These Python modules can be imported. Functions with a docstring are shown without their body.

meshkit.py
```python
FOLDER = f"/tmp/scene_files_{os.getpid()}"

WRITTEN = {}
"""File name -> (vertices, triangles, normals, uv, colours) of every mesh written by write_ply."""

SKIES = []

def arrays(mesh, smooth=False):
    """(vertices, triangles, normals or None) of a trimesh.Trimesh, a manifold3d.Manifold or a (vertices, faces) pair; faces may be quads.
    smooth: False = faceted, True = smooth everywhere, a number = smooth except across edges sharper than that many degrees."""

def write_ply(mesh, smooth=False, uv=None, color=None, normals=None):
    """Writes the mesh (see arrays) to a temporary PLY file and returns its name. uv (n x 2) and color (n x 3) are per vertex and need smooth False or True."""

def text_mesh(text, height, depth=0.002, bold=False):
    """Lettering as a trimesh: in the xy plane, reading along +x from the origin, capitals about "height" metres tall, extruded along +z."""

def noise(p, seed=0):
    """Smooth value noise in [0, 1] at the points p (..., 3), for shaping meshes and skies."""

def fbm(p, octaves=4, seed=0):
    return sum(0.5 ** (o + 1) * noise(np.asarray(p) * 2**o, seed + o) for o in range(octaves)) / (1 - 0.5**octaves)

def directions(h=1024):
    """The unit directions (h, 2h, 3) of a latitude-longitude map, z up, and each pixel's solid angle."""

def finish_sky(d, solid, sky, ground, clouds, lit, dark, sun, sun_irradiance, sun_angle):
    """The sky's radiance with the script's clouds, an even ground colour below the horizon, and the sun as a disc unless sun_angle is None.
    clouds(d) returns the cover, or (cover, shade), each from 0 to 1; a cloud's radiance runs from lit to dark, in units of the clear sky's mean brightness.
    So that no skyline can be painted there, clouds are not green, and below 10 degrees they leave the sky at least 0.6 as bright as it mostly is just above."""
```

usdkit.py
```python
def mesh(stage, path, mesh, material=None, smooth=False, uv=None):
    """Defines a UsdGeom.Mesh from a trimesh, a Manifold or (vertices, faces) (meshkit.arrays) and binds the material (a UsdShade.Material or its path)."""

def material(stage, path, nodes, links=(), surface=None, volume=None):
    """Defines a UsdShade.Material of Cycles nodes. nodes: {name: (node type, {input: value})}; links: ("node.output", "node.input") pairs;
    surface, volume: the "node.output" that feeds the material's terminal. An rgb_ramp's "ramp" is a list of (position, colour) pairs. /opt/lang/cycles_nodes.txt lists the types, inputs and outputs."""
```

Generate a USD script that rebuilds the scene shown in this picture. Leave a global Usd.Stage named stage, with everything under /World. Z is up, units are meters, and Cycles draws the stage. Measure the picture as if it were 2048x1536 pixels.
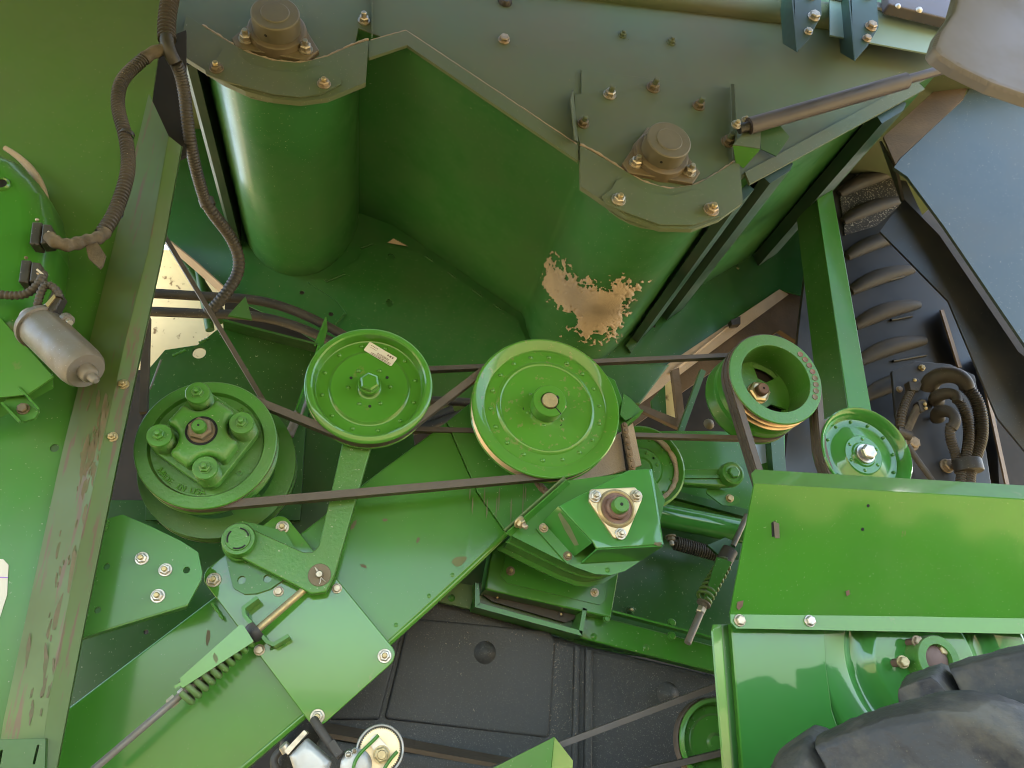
import math, random, numpy as np, trimesh, usdkit, meshkit
import shapely, shapely.geometry as sg
from shapely import affinity
from pxr import Usd, UsdGeom, UsdLux, UsdShade, Gf, Sdf
random.seed(7); rng = np.random.default_rng(7)
stage = Usd.Stage.CreateInMemory()
UsdGeom.SetStageUpAxis(stage, UsdGeom.Tokens.z); UsdGeom.SetStageMetersPerUnit(stage, 1.0)
UsdGeom.Xform.Define(stage, '/World'); UsdGeom.Scope.Define(stage, '/World/Looks')

# ---------------------------------------------------------------- camera, sky, sun
EYE = np.array([0, 0, 1.45]); FPX = 1500.0
TH, PS = math.atan(682 / FPX), math.atan(304 * math.cos(math.atan(682 / FPX)) / FPX)
FW = np.array([math.sin(PS) * math.cos(TH), math.cos(PS) * math.cos(TH), math.sin(TH)])
RT = np.array([math.cos(PS), -math.sin(PS), 0]); UP = np.cross(RT, FW)
cam = UsdGeom.Camera.Define(stage, '/World/camera')
m = Gf.Matrix4d(); m.SetRow(0, Gf.Vec4d(*RT, 0)); m.SetRow(1, Gf.Vec4d(*UP, 0)); m.SetRow(2, Gf.Vec4d(*(-FW), 0)); m.SetRow(3, Gf.Vec4d(*EYE, 1))
cam.AddTransformOp().Set(m)
cam.CreateHorizontalApertureAttr(36.0); cam.CreateVerticalApertureAttr(27.0); cam.CreateFocalLengthAttr(FPX / 2048 * 36)
cam.CreateClippingRangeAttr(Gf.Vec2f(0.02, 2000))
cam.GetPrim().CreateAttribute('exposure', Sdf.ValueTypeNames.Float).Set(EXPO := 3.45)
SUN_EL, SUN_AZ = math.radians(38), math.radians(28)          # behind the machine, to the right: its near side lies in shade
sd = np.array([math.sin(SUN_AZ) * math.cos(SUN_EL), math.cos(SUN_AZ) * math.cos(SUN_EL), math.sin(SUN_EL)])
sky = usdkit.material(stage, '/World/Looks/sky', {
    's': ('sky_texture', {'sky_type': 'single_scattering', 'sun_disc': False, 'sun_elevation': SUN_EL, 'sun_rotation': SUN_AZ, 'ground_albedo': 0.3, 'aerosol_density': 3.0, 'ozone_density': .6}),
    'w': ('mix_color', {'blend_type': 'multiply', 'fac': 1., 'b': (1.03, 1.0, .93), 'use_clamp': False}), 'b': ('background_shader', {'strength': 0.12})}, [('s.color', 'w.a'), ('w.result', 'b.color')], surface='b.background')
dome = UsdLux.DomeLight.Define(stage, '/World/sky'); UsdShade.MaterialBindingAPI.Apply(dome.GetPrim()).Bind(sky)
for k, v in dict(label='clear bright daylight sky seen only as light and reflections', category='sky', kind='structure').items(): dome.GetPrim().SetCustomDataByKey(k, v)
sun = UsdLux.DistantLight.Define(stage, '/World/sun')
sun.CreateIntensityAttr(1.1); sun.CreateAngleAttr(0.53); sun.CreateColorAttr(Gf.Vec3f(1, .95, .86)); sun.GetPrim().CreateAttribute('inputs:normalize', Sdf.ValueTypeNames.Bool).Set(True)
zx = np.cross([0, 0, 1], sd); zx /= np.linalg.norm(zx); zy = np.cross(sd, zx)
m = Gf.Matrix4d(); m.SetRow(0, Gf.Vec4d(*zx, 0)); m.SetRow(1, Gf.Vec4d(*zy, 0)); m.SetRow(2, Gf.Vec4d(*sd, 0)); m.SetRow(3, Gf.Vec4d(0, 0, 0, 1))
sun.AddTransformOp().Set(m)

# ---------------------------------------------------------------- helpers
def at(px, py, Y):
    """The point on the plane y = Y (metres into the machine) that the measured photo position (px, py) names."""
    d = RT * ((px - 1024) / FPX) - UP * ((py - 768) / FPX) + FW
    return EYE + d * (Y / d[1])
def xz(px, py, Y): p = at(px, py, Y); return np.array([p[0], p[2]])
def scl(px, py, Y): return float(np.linalg.norm(at(px + 1, py, Y) - at(px - 1, py, Y))) / 2   # metres per photo pixel there
_used = {}
def numbered(path):
    n = _used.get(path, -1) + 1; _used[path] = n
    return path if n == 0 else f'{path}_{n:03d}'
class Thing:
    def __init__(s, path, o): s.path, s.o = path, np.array(o, float)
def tag(p, label=None, cat=None, group=None, kind=None):
    for k, v in (('label', label), ('category', cat), ('group', group), ('kind', kind)):
        if v: p.SetCustomDataByKey(k, v)
def thing(name, label, cat, o, group=None, kind=None):
    p = numbered('/World/' + name); x = UsdGeom.Xform.Define(stage, p); x.AddTranslateOp().Set(Gf.Vec3d(*map(float, o)))
    tag(x.GetPrim(), label, cat, group, kind)
    return Thing(p, o)
def part(T, name, mesh, mat, smooth=30, label=None, kind=None):
    v, f, n = meshkit.arrays(mesh, False)
    t = trimesh.Trimesh(v - T.o, f, process=False)
    p = numbered(T.path + '/' + name)
    pr = usdkit.mesh(stage, p, t, M[mat], smooth=smooth)
    tag(pr.GetPrim(), label, kind=kind)
    return Thing(p, T.o)
def cat_(ms): return trimesh.util.concatenate([x if isinstance(x, trimesh.Trimesh) else trimesh.Trimesh(*x, process=False) for x in ms])
def prism(poly, Y, th, bev=0):
    """A polygon in the (x, z) plane, its front face at y = Y, th deep; bev rounds the front edge."""
    out = []
    for g in getattr(poly, 'geoms', [poly]):
        if g.is_empty or g.area < 1e-9: continue
        if bev:
            from scipy.spatial import Delaunay
            R_ = []
            for i in (0, .12, .4, 1.0):
                for q in getattr(g.buffer(-bev * i), 'geoms', [g.buffer(-bev * i)]):
                    for c in ([q.exterior, *q.interiors] if not q.is_empty else []):
                        n = max(12, int(c.length / max(.006, bev * .7))); co = [c.interpolate(k_, True).coords[0] for k_ in np.linspace(0, 1, n, endpoint=False)]
                        R_ += co + list(c.coords)[:-1]
            P = np.unique(np.round(np.array(R_), 6), axis=0); D = Delaunay(P); T_ = D.simplices
            C_ = P[T_].mean(1); T_ = T_[shapely.contains(g.buffer(1e-6), shapely.points(C_))]
            ar = np.cross(P[T_[:, 1]] - P[T_[:, 0]], P[T_[:, 2]] - P[T_[:, 0]]); T_ = T_[np.abs(ar) > 1e-11]
            dd = np.clip(shapely.distance(g.boundary, shapely.points(P)) / bev, 0, 1); yy = bev * (1 - np.sqrt(1 - (1 - dd) ** 2))
            ar = np.cross(P[T_[:, 1]] - P[T_[:, 0]], P[T_[:, 2]] - P[T_[:, 0]]); T_ = np.where((ar > 0)[:, None], T_, T_[:, ::-1])
            V = np.stack([P[:, 0], Y + yy, P[:, 1]], 1); n = len(V); W = V.copy(); W[:, 1] = Y + th
            E = np.sort(T_[:, [0, 1, 1, 2, 2, 0]].reshape(-1, 2), axis=1); O = T_[:, [0, 1, 1, 2, 2, 0]].reshape(-1, 2)
            _, inv, cnt = np.unique(E, axis=0, return_inverse=True, return_counts=True); B = O[cnt[inv.ravel()] == 1]
            F = np.vstack([T_, np.stack([B[:, 0], B[:, 0] + n, B[:, 1] + n], 1), np.stack([B[:, 0], B[:, 1] + n, B[:, 1]], 1), T_[:, ::-1] + n])
            out.append(trimesh.Trimesh(np.vstack([V, W]), F, process=False))
        else:
            t = trimesh.creation.extrude_polygon(g, th, engine='earcut')
            v = t.vertices; t = trimesh.Trimesh(np.stack([v[:, 0], Y + v[:, 2], v[:, 1]], 1), t.faces[:, ::-1], process=False)
            out.append(t)
    return trimesh.util.concatenate(out)
def poly(pts, Y, rd=0):
    g = sg.Polygon([xz(*p, Y) for p in pts]).buffer(0)
    if rd: r = rd * scl(*pts[0], Y); g = g.buffer(-r).buffer(2 * r).buffer(-r)
    return g
def plate(T, name, pts, Y, th, mat, rd=0, holes=(), bev=0, smooth=30, **k):
    g = poly(pts, Y, rd)
    for h in holes:
        c = xz(h[0], h[1], Y); r = h[2] * scl(h[0], h[1], Y)
        q = sg.Point(c).buffer(r, 10)
        if len(h) > 3: q = sg.LineString([c, xz(h[3], h[4], Y)]).buffer(r, 8)
        g = g.difference(q)
    return part(T, name, prism(g, Y, th, bev), mat, smooth, **k)
def sheet_mesh(P, th=.003):
    P = np.array(P, float); c = P.mean(0)
    u, s, vt = np.linalg.svd(P - c); a, b, n = vt[0], vt[1], vt[2]
    g = sg.Polygon([((p - c) @ a, (p - c) @ b) for p in P]).buffer(0)
    t = trimesh.creation.extrude_polygon(g if g.geom_type == 'Polygon' else max(g.geoms, key=lambda q: q.area), th, engine='earcut')
    v = t.vertices; w = c + v[:, :1] * a + v[:, 1:2] * b + (v[:, 2:] - th / 2) * n
    t = trimesh.Trimesh(w, t.faces, process=False); t.fix_normals(); return t
def sheet(T, name, pts, th, mat, **k): return part(T, name, sheet_mesh([at(*p) for p in pts], th), mat, **k)
def frame(n):
    n = np.array(n, float); n /= np.linalg.norm(n); a = np.array([1, 0, 0]) if abs(n[0]) < .8 else np.array([0, 0, 1])
    u = np.cross(n, a); u /= np.linalg.norm(u); return u, np.cross(n, u), n
def lathe(c, prof, axis=(0, 1, 0), seg=56, phase=0):
    """prof: (radius, distance along axis from c)."""
    u, w, n = frame(axis); V, F = [], []
    th = np.arange(seg) * 2 * math.pi / seg + phase
    D = np.cos(th)[:, None] * u + np.sin(th)[:, None] * w
    idx = []
    for r, y in prof:
        if r < 1e-6: idx.append([len(V)] * seg); V.append(np.array(c) + n * y)
        else: idx.append(list(range(len(V), len(V) + seg))); V += list(np.array(c) + n * y + D * r)
    for a, b in zip(idx, idx[1:]):
        for j in range(seg):
            k = (j + 1) % seg
            if a[j] != a[k]: F.append((a[j], a[k], b[j]))
            if b[j] != b[k]: F.append((a[k], b[k], b[j]))
    return trimesh.Trimesh(np.array(V), np.array(F), process=False)
def spline(P, n):
    from scipy.interpolate import CubicSpline
    P = np.array(P, float); d = np.r_[0, np.cumsum(np.linalg.norm(np.diff(P, axis=0), axis=1))]
    return CubicSpline(d, P)(np.linspace(0, d[-1], n))
def tube(P, r, seg=10, cap=True):
    P = np.array(P, float); n = len(P); r = np.broadcast_to(r, n)
    T_ = np.gradient(P, axis=0); T_ /= np.linalg.norm(T_, axis=1, keepdims=True)
    u = frame(T_[0])[0]; V, F = [], []
    th = np.arange(seg) * 2 * math.pi / seg
    for i in range(n):
        u = u - T_[i] * (u @ T_[i]); u /= np.linalg.norm(u); w = np.cross(T_[i], u)
        V += list(P[i] + r[i] * (np.cos(th)[:, None] * u + np.sin(th)[:, None] * w))
    for i in range(n - 1):
        for j in range(seg):
            k = (j + 1) % seg; a, b = i * seg, (i + 1) * seg
            F += [(a + j, a + k, b + k), (a + j, b + k, b + j)]
    if cap:
        V += [P[0], P[-1]]; a, b = len(V) - 2, len(V) - 1
        F += [(a, (j + 1) % seg, j) for j in range(seg)] + [(b, (n - 1) * seg + j, (n - 1) * seg + (j + 1) % seg) for j in range(seg)]
    return trimesh.Trimesh(np.array(V), np.array(F), process=False)
def corrugated(pts, rpx, pitch=.006, amp=.11, seg=14):
    pitch *= 1.35
    P = [at(*p) for p in pts]; r = rpx * scl(*pts[len(pts) // 2])
    d = np.linalg.norm(np.diff(np.array(P), axis=0), axis=1).sum(); n = int(d / pitch) * 4 + 1
    C = spline(P, n); return tube(C, r * (1 + amp * np.sign(np.sin(np.arange(n) * math.pi / 2 + .1)) * 1.0), seg)
def rod(T, name, pts, rpx, mat, n=None, seg=14, smooth=40, **k):
    P = [at(*p) for p in pts]; r = rpx * scl(*pts[0])
    return part(T, name, tube(spline(P, n or 14 * len(pts)) if len(P) > 2 else np.linspace(P[0], P[1], 6), r, seg), mat, smooth, **k)
def helix(a, b, r0, r1, turns, wr, seg=7, k=14):
    a, b = np.array(a), np.array(b); u, w, n = frame(b - a); t = np.linspace(0, 1, int(turns * k)); ph = t * turns * 2 * math.pi; r = r0 + (r1 - r0) * t
    return tube(a + (b - a) * t[:, None] + r[:, None] * (np.cos(ph)[:, None] * u + np.sin(ph)[:, None] * w), wr, seg)
def hexa(c, r, h, n, ph=None):
    ph = random.random() if ph is None else ph
    return lathe(c, [(0, h), (r * .8, h), (r, h * .82), (r, 0)], n, 6, ph)
def bolt(T, px, py, Y, rpx, kind='nut', mat='zinc', n=(0, -1, 0), name='bolt', stud='brass'):
    c = at(px, py, Y); r = rpx * scl(px, py, Y); n = np.array(n, float)
    pick = {'zinc_bright': ('zinc_bright', 'zinc_bright', 'zinc'), 'copper_bolt': ('copper_bolt', 'zinc', 'cast_iron'), 'brass': ('brass', 'brass', 'copper_bolt'), 'zinc': ('zinc', 'zinc', 'cast_iron')}.get(mat)
    if pick: mat = pick[int(abs(px * 3 + py * 7)) % 3]
    r *= 1 + .05 * math.sin(px * 1.3 + py)
    if kind == 'nut':
        b = part(T, name, cat_([lathe(c, [(0, r * .2), (r * .96, r * .2), (r, r * .12), (r, -.001)], n, 20), hexa(c + n * r * .2, r * .78, r * .55, n)]), mat, 25)
        if T.path.count('/') < 4: part(b, 'stud', lathe(c, [(0, r * 1.25), (r * .3, r * 1.25), (r * .4, r * 1.1), (r * .4, r * .5)], n, 12), stud)
    elif kind == 'stud':
        b = part(T, name, cat_([lathe(c, [(0, r * .2), (r * .96, r * .2), (r, r * .12), (r, -.001)], n, 20), hexa(c + n * r * .2, r * .78, r * .7, n)]), mat, 25)
        if T.path.count('/') < 4: part(b, 'stud', lathe(c, [(0, r * 1.75), (r * .3, r * 1.75), (r * .42, r * 1.6), (r * .42, r * .5)], n, 12), stud)
    elif kind == 'hex':
        b = part(T, name, cat_([lathe(c, [(0, r * .2), (r * .95, r * .2), (r, r * .1), (r, -.001)], n, 20), hexa(c + n * r * .2, r * .82, r * .6, n)]), mat, 25)
    elif kind == 'dome':
        b = part(T, name, lathe(c, [(0, r * .75), (r * .45, r * .66), (r * .8, r * .38), (r, 0), (r, -.002)], n, 14), mat, 50)
    return b
def rivets(T, c, rad, n, r, mat, ph=0, name='rivet', y=0):
    for i in range(n):
        a = ph + i * 2 * math.pi / n; p = np.array(c) + [rad * math.cos(a), y, rad * math.sin(a)]
        part(T, name, lathe(p, [(0, r * .7), (r * .5, r * .6), (r * .85, r * .3), (r, 0)], (0, -1, 0), 10), mat, 60)
def holes(T, c, rad, n, r, ph=0, y=0):
    for i in range(n):
        a = ph + i * 2 * math.pi / n; p = np.array(c) + [rad * math.cos(a), y, rad * math.sin(a)]
        part(T, 'bolt_hole', lathe(p, [(0, .0005), (r, .0005), (r, 0)], (0, -1, 0), 12), 'void')
def blob(T, px, py, Y, rx, ry, rot, mat, name='scuff', seed=0, th=.0004):
    r_ = np.random.default_rng(seed + int(px * 7 + py)); a = np.linspace(0, 2 * math.pi, 30, endpoint=False)
    rr = 1 + sum(r_.normal(0, .30 / k) * np.cos(k * a + r_.random() * 6) for k in range(2, 8))
    x, y = rx * rr * np.cos(a), ry * rr * np.sin(a); c, s = math.cos(rot), math.sin(rot)
    g = sg.Polygon([xz(px + i * c - j * s, py + i * s + j * c, Y) for i, j in zip(x, y)]).buffer(0)
    part(T, name, prism(g, Y - th, th), mat)
def wrap(circ):
    """Belt line round circles (centre (x, z), radius, +1 counter-clockwise or -1)."""
    tan = []
    N = len(circ)
    for i in range(N):
        (c1, r1, s1), (c2, r2, s2) = circ[i], circ[(i + 1) % N]
        d = np.array(c2) - c1; L = np.linalg.norm(d); d = d / L; k = (s2 * r2 - s1 * r1) / L
        n = d * k + np.array([-d[1], d[0]]) * math.sqrt(max(0, 1 - k * k)); tan.append((np.array(c1) - s1 * r1 * n, np.array(c2) - s2 * r2 * n))
    pts = []
    for i in range(N):
        c, r, s = circ[i]; a = tan[i - 1][1] - c; b = tan[i][0] - c
        t0, t1 = math.atan2(a[1], a[0]), math.atan2(b[1], b[0])
        while s * (t1 - t0) < 0: t1 += s * 2 * math.pi
        for t in np.linspace(t0, t1, max(2, int(abs(t1 - t0) / .12))): pts.append(np.array(c) + r * np.array([math.cos(t), math.sin(t)]))
    return pts
def belt(name, label, pts, Y, w, h, mat='rubber_belt', ribs=0):
    T = thing(name, label, 'drive belt', (pts[0][0], Y, pts[0][1]), 'drive belts')
    ring = sg.LinearRing(pts)
    part(T, 'belt_body', prism(ring.buffer(h / 2, join_style=2), Y, w), mat, 30)
    for k in range(ribs): part(T, 'belt_rib', prism(ring.buffer(h / 2 + .002, join_style=2), Y + w * (k + .2) / ribs, w * .55 / ribs), mat, 30)
    return T
def lettering(T, text, c, rad, a0, da, h, mat, depth=.0014, inward=True, name='letter', y=0):
    for i, ch in enumerate(text):
        if ch == ' ': continue
        a = a0 + i * da; t = meshkit.text_mesh(ch, h, depth, bold=True); v = t.vertices - [(t.bounds[0][0] + t.bounds[1][0]) / 2, h / 2, 0]
        rot = a + math.pi / 2 if inward else a - math.pi / 2
        x, z = v[:, 0] * math.cos(rot) - v[:, 1] * math.sin(rot), v[:, 0] * math.sin(rot) + v[:, 1] * math.cos(rot)
        P = np.stack([c[0] + rad * math.cos(a) + x, c[1] + y - v[:, 2], c[2] + rad * math.sin(a) + z], 1)
        part(T, name, trimesh.Trimesh(P, t.faces, process=False), mat, False)

# ---------------------------------------------------------------- materials
M = {}
def mat(name, base, rough=.4, dust=0., dcol=(.26, .20, .13), up=0., metallic=0., scale=4., specks=0., scol=(.45, .40, .32), bump=.0, bscale=300., bevel=.0012, coat=0., crough=.05, streak=None, zdust=None, sscale=170., lo=.42, hi=.75, vary=.12):
    N = {'g': ('geometry', {}), 'n1': ('noise_texture', {'scale': scale, 'detail': 7., 'roughness': .62}),
         'r1': ('map_range', {'from_min': lo, 'from_max': hi, 'to_min': 0., 'to_max': dust, 'clamp': True}),
         'sx': ('separate_xyz', {}), 'ru': ('map_range', {'from_min': .05, 'from_max': .8, 'to_min': 0., 'to_max': up, 'clamp': True}),
         'ad': ('math', {'math_type': 'add', 'use_clamp': True}),
         'nv': ('noise_texture', {'scale': scale * .6, 'detail': 3.}), 'rv': ('map_range', {'from_min': .3, 'from_max': .7, 'to_min': 1 - vary, 'to_max': 1 + vary, 'clamp': True}),
         'bc': ('mix_color', {'blend_type': 'multiply', 'fac': 1., 'a': base, 'use_clamp': False}),
         'mx': ('mix_color', {'b': dcol}), 'p': ('principled_bsdf', {'metallic': metallic, 'coat_weight': coat, 'specular_ior_level': .5 if coat < .3 else .15, 'coat_roughness': crough}),
         'rr': ('mix_float', {'a': rough, 'b': .85}), 'bv': ('bevel', {'radius': bevel, 'samples': 4})}
    L = [('g.position', 'n1.vector'), ('n1.fac', 'r1.value'), ('g.normal', 'sx.vector'), ('sx.z', 'ru.value'), ('r1.result', 'ad.value1'), ('ru.result', 'ad.value2'),
         ('g.position', 'nv.vector'), ('nv.fac', 'rv.value'), ('rv.result', 'bc.b'), ('bc.result', 'mx.a'), ('ad.value', 'mx.fac'), ('ad.value', 'rr.fac'), ('rr.result', 'p.roughness')]
    col = 'mx.result'
    if streak:                                                  # rubbed-off or rusty marks: (colour, mapping scale, threshold, amount)
        sc, ms, thr, am = streak
        N.update({'mp': ('mapping', {'scale': ms}), 'n3': ('noise_texture', {'scale': 1., 'detail': 6., 'roughness': .6}), 'r3': ('map_range', {'from_min': thr, 'from_max': thr + .05, 'to_min': 0., 'to_max': am, 'clamp': True}), 'm3': ('mix_color', {'b': sc})})
        L += [('g.position', 'mp.vector'), ('mp.vector', 'n3.vector'), ('n3.fac', 'r3.value'), ('r3.result', 'm3.fac'), (col, 'm3.a')]; col = 'm3.result'
    if specks:
        N.update({'n2': ('noise_texture', {'scale': sscale, 'detail': 2.}), 'r2': ('map_range', {'from_min': .70 - .1 * specks, 'from_max': .76 - .1 * specks, 'to_min': 0., 'to_max': min(1, .45 + specks * .5), 'clamp': True}), 'm2': ('mix_color', {'b': scol})})
        L += [('g.position', 'n2.vector'), ('n2.fac', 'r2.value'), ('r2.result', 'm2.fac'), (col, 'm2.a')]; col = 'm2.result'
    if zdust:                                                   # a film of settled dust that thins out downwards
        N.update({'sz': ('separate_xyz', {}), 'rz': ('map_range', {'from_min': zdust[0], 'from_max': zdust[1], 'to_min': 0., 'to_max': zdust[2], 'clamp': True}), 'mz': ('mix_color', {'b': dcol})})
        L += [('g.position', 'sz.vector'), ('sz.z', 'rz.value'), ('rz.result', 'mz.fac'), (col, 'mz.a')]; col = 'mz.result'
    L.append((col, 'p.base_color'))
    if bump:
        N.update({'nb': ('noise_texture', {'scale': bscale, 'detail': 3.}), 'b': ('bump', {'strength': bump, 'distance': .002})})
        L += [('g.position', 'nb.vector'), ('nb.fac', 'b.height'), ('bv.bevel', 'b.normal'), ('b.normal', 'p.normal')]
    else: L.append(('bv.bevel', 'p.normal'))
    M[name] = usdkit.material(stage, '/World/Looks/' + name, N, L, surface='p.BSDF')
GREEN, DUSTG, MUD = (.037, .148, .017), (.100, .105, .055), (.30, .235, .175)
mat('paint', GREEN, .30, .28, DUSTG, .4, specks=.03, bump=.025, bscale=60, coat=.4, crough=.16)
mat('paint_clean', (.047, .160, .015), .30, .14, DUSTG, .25, bump=.02, bscale=45, coat=.9, streak=((.16, .13, .06), (22., 22., 22.), .66, .35))
mat('paint_pulley', (.050, .165, .015), .30, .16, DUSTG, .25, bump=.02, bscale=45, coat=.9, streak=((.17, .15, .07), (60., 60., 60.), .60, .5))
mat('paint_gloss', (.030, .132, .022), .25, .06, DUSTG, .1, bump=.016, bscale=40, coat=1.)
mat('paint_dusty', (.05, .135, .015), .42, .75, DUSTG, .6, specks=.15, scale=3, lo=.35, hi=.72)
mat('paint_tank', (.045, .095, .024), .42, .9, (.092, .088, .058), .6, specks=.12, sscale=260., scale=2.2, lo=.12, hi=.7, bump=.1, bscale=400)
mat('paint_shade', (.018, .072, .010), .3, .3, (.07, .06, .035), .5, specks=.05, scale=3)  # shaded copy of the green paint: gap shade put into the colour
mat('paint_cast', (.042, .145, .017), .32, .35, DUSTG, .5, specks=.08, bump=.3, bscale=140)
mat('paint_post', (.046, .098, .011), .34, .6, (.070, .072, .022), .3, scale=3, lo=.3, hi=.7, streak=((.085, .045, .022), (60., 60., 6.), .575, .9))
mat('paint_trough', (.024, .098, .026), .28, .45, (.062, .078, .042), .3, specks=.05, scale=3, lo=.4, hi=.85, coat=.3, crough=.12)  # same green, darkened and blued for the dim recess, plus dust
mat('rail_shade', (.010, .034, .018), .4, .4, (.04, .04, .03), .3, scale=5)  # green taken darker still: deep shade put into the colour
mat('paint_panel', (.037, .142, .016), .32, .3, (.10, .105, .055), .3, specks=.05, bump=.02, bscale=50, coat=.4, crough=.2, zdust=(2.1, 3.1, .6))
mat('paint_scuffed', (.039, .148, .015), .30, .2, (.09, .105, .05), .15, bump=.02, bscale=40, specks=.01, sscale=300., coat=.6, crough=.13, streak=((.15, .105, .06), (24., 24., 9.), .72, .8))
mat('mud', MUD, .95, .5, (.255, .195, .15), 0, bump=.9, bscale=260, scale=14, vary=.15)
mat('mud_dark', (.10, .066, .04), .95, .6, (.045, .032, .025), 0, bump=.8, bscale=120, scale=9, vary=.25)
mat('chain_dust', (.18, .125, .078), .95, .5, (.07, .05, .035), 0, bump=.7, bscale=300, scale=30)
mat('rust_mark', (.105, .08, .045), .8, .7, (.055, .09, .028), 0, scale=70, bevel=0.)
mat('dust_mark', (.115, .125, .06), .9, .7, (.06, .10, .035), 0, scale=40, bevel=0.)
mat('cast_iron', (.13, .098, .06), .48, .6, (.17, .135, .08), .5, metallic=.3, scale=14, bump=.25, bscale=220)
mat('iron_cap', (.115, .098, .06), .55, .4, (.17, .14, .095), .5, metallic=.2, scale=12, bump=.2, bscale=240)
mat('zinc', (.42, .37, .30), .36, .5, (.20, .16, .10), .3, metallic=.85, scale=60)
mat('zinc_bright', (.46, .43, .40), .33, .4, (.25, .21, .15), .2, metallic=.9, scale=60)
mat('brass', (.42, .33, .18), .4, .5, (.2, .15, .09), .3, metallic=.8, scale=60)
mat('copper_bolt', (.36, .28, .20), .42, .6, (.2, .15, .10), .3, metallic=.75, scale=60)
mat('yellow_zinc', (.56, .46, .30), .34, .35, (.33, .23, .18), .1, metallic=.8, scale=26)
mat('worn_steel', (.52, .38, .25), .33, .4, (.20, .12, .07), 0, metallic=.85, scale=30)
mat('steel', (.45, .42, .38), .35, .3, (.25, .2, .14), .2, metallic=.9, scale=20)
mat('alu', (.40, .39, .38), .42, .35, (.25, .22, .18), .3, metallic=.7, scale=12, bump=.15, bscale=200)
mat('motor_grey', (.145, .132, .122), .38, .75, (.15, .118, .08), .5, metallic=.4, scale=12, lo=.4, hi=.7, specks=.1, sscale=300.)
mat('rust_shaft', (.17, .10, .08), .55, .5, (.09, .05, .04), 0, metallic=.4, scale=30)
mat('rubber_belt', (.062, .047, .038), .5, .6, (.10, .075, .058), .3, scale=18, bump=.2, bscale=500, bevel=.0008)
mat('plastic_black', (.018, .015, .014), .5, .5, (.075, .058, .04), .4, scale=10, specks=.05, sscale=300., bevel=.001)
mat('conduit', (.030, .024, .020), .55, .5, (.075, .057, .04), .5, scale=9, specks=.04, sscale=300., bevel=.0)
mat('tape', (.05, .038, .027), .85, .7, (.15, .115, .07), .7, scale=20, bump=.5, bscale=200)
mat('tank_plastic', (.017, .017, .019), .5, .7, (.055, .050, .043), .3, scale=2.6, specks=.75, sscale=330., scol=(.12, .11, .095), bump=.4, bscale=200, bevel=.006)
mat('tyre_rubber', (.014, .014, .018), .5, .9, (.075, .066, .053), .4, scale=13, specks=.18, sscale=320., scol=(.10, .09, .07), bump=.7, bscale=90, bevel=.006, lo=.47, hi=.64)
mat('black_panel', (.014, .015, .018), .36, .5, (.05, .04, .033), .4, scale=5, specks=.3, sscale=260., scol=(.12, .11, .095), bump=.08)
mat('black_chaff', (.03, .03, .032), .4, .5, (.10, .08, .065), .5, scale=8, specks=1.1, scol=(.55, .5, .42))
mat('gap_shade', (.010, .008, .007), .9, .7, (.028, .02, .015), .3, scale=4)  # near-black colour that holds the deep shade of the gaps
mat('void', (.004, .004, .004), .9)
mat('strut_black', (.045, .036, .04), .4, .45, (.11, .085, .07), .4, scale=9)
mat('door_panel', (.036, .052, .058), .36, .4, (.07, .07, .066), .3, scale=2.5, specks=.08)  # green greyed and blued: glare veil put into the colour
mat('label_white', (.50, .46, .40), .5, bevel=0.)
mat('label_ink', (.10, .05, .05), .6, bevel=0.)
mat('ink_purple', (.25, .12, .45), .6, bevel=0.)
mat('decal_blue', (.34, .40, .50), .35, .2, (.2, .2, .2), bevel=0.)
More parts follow.
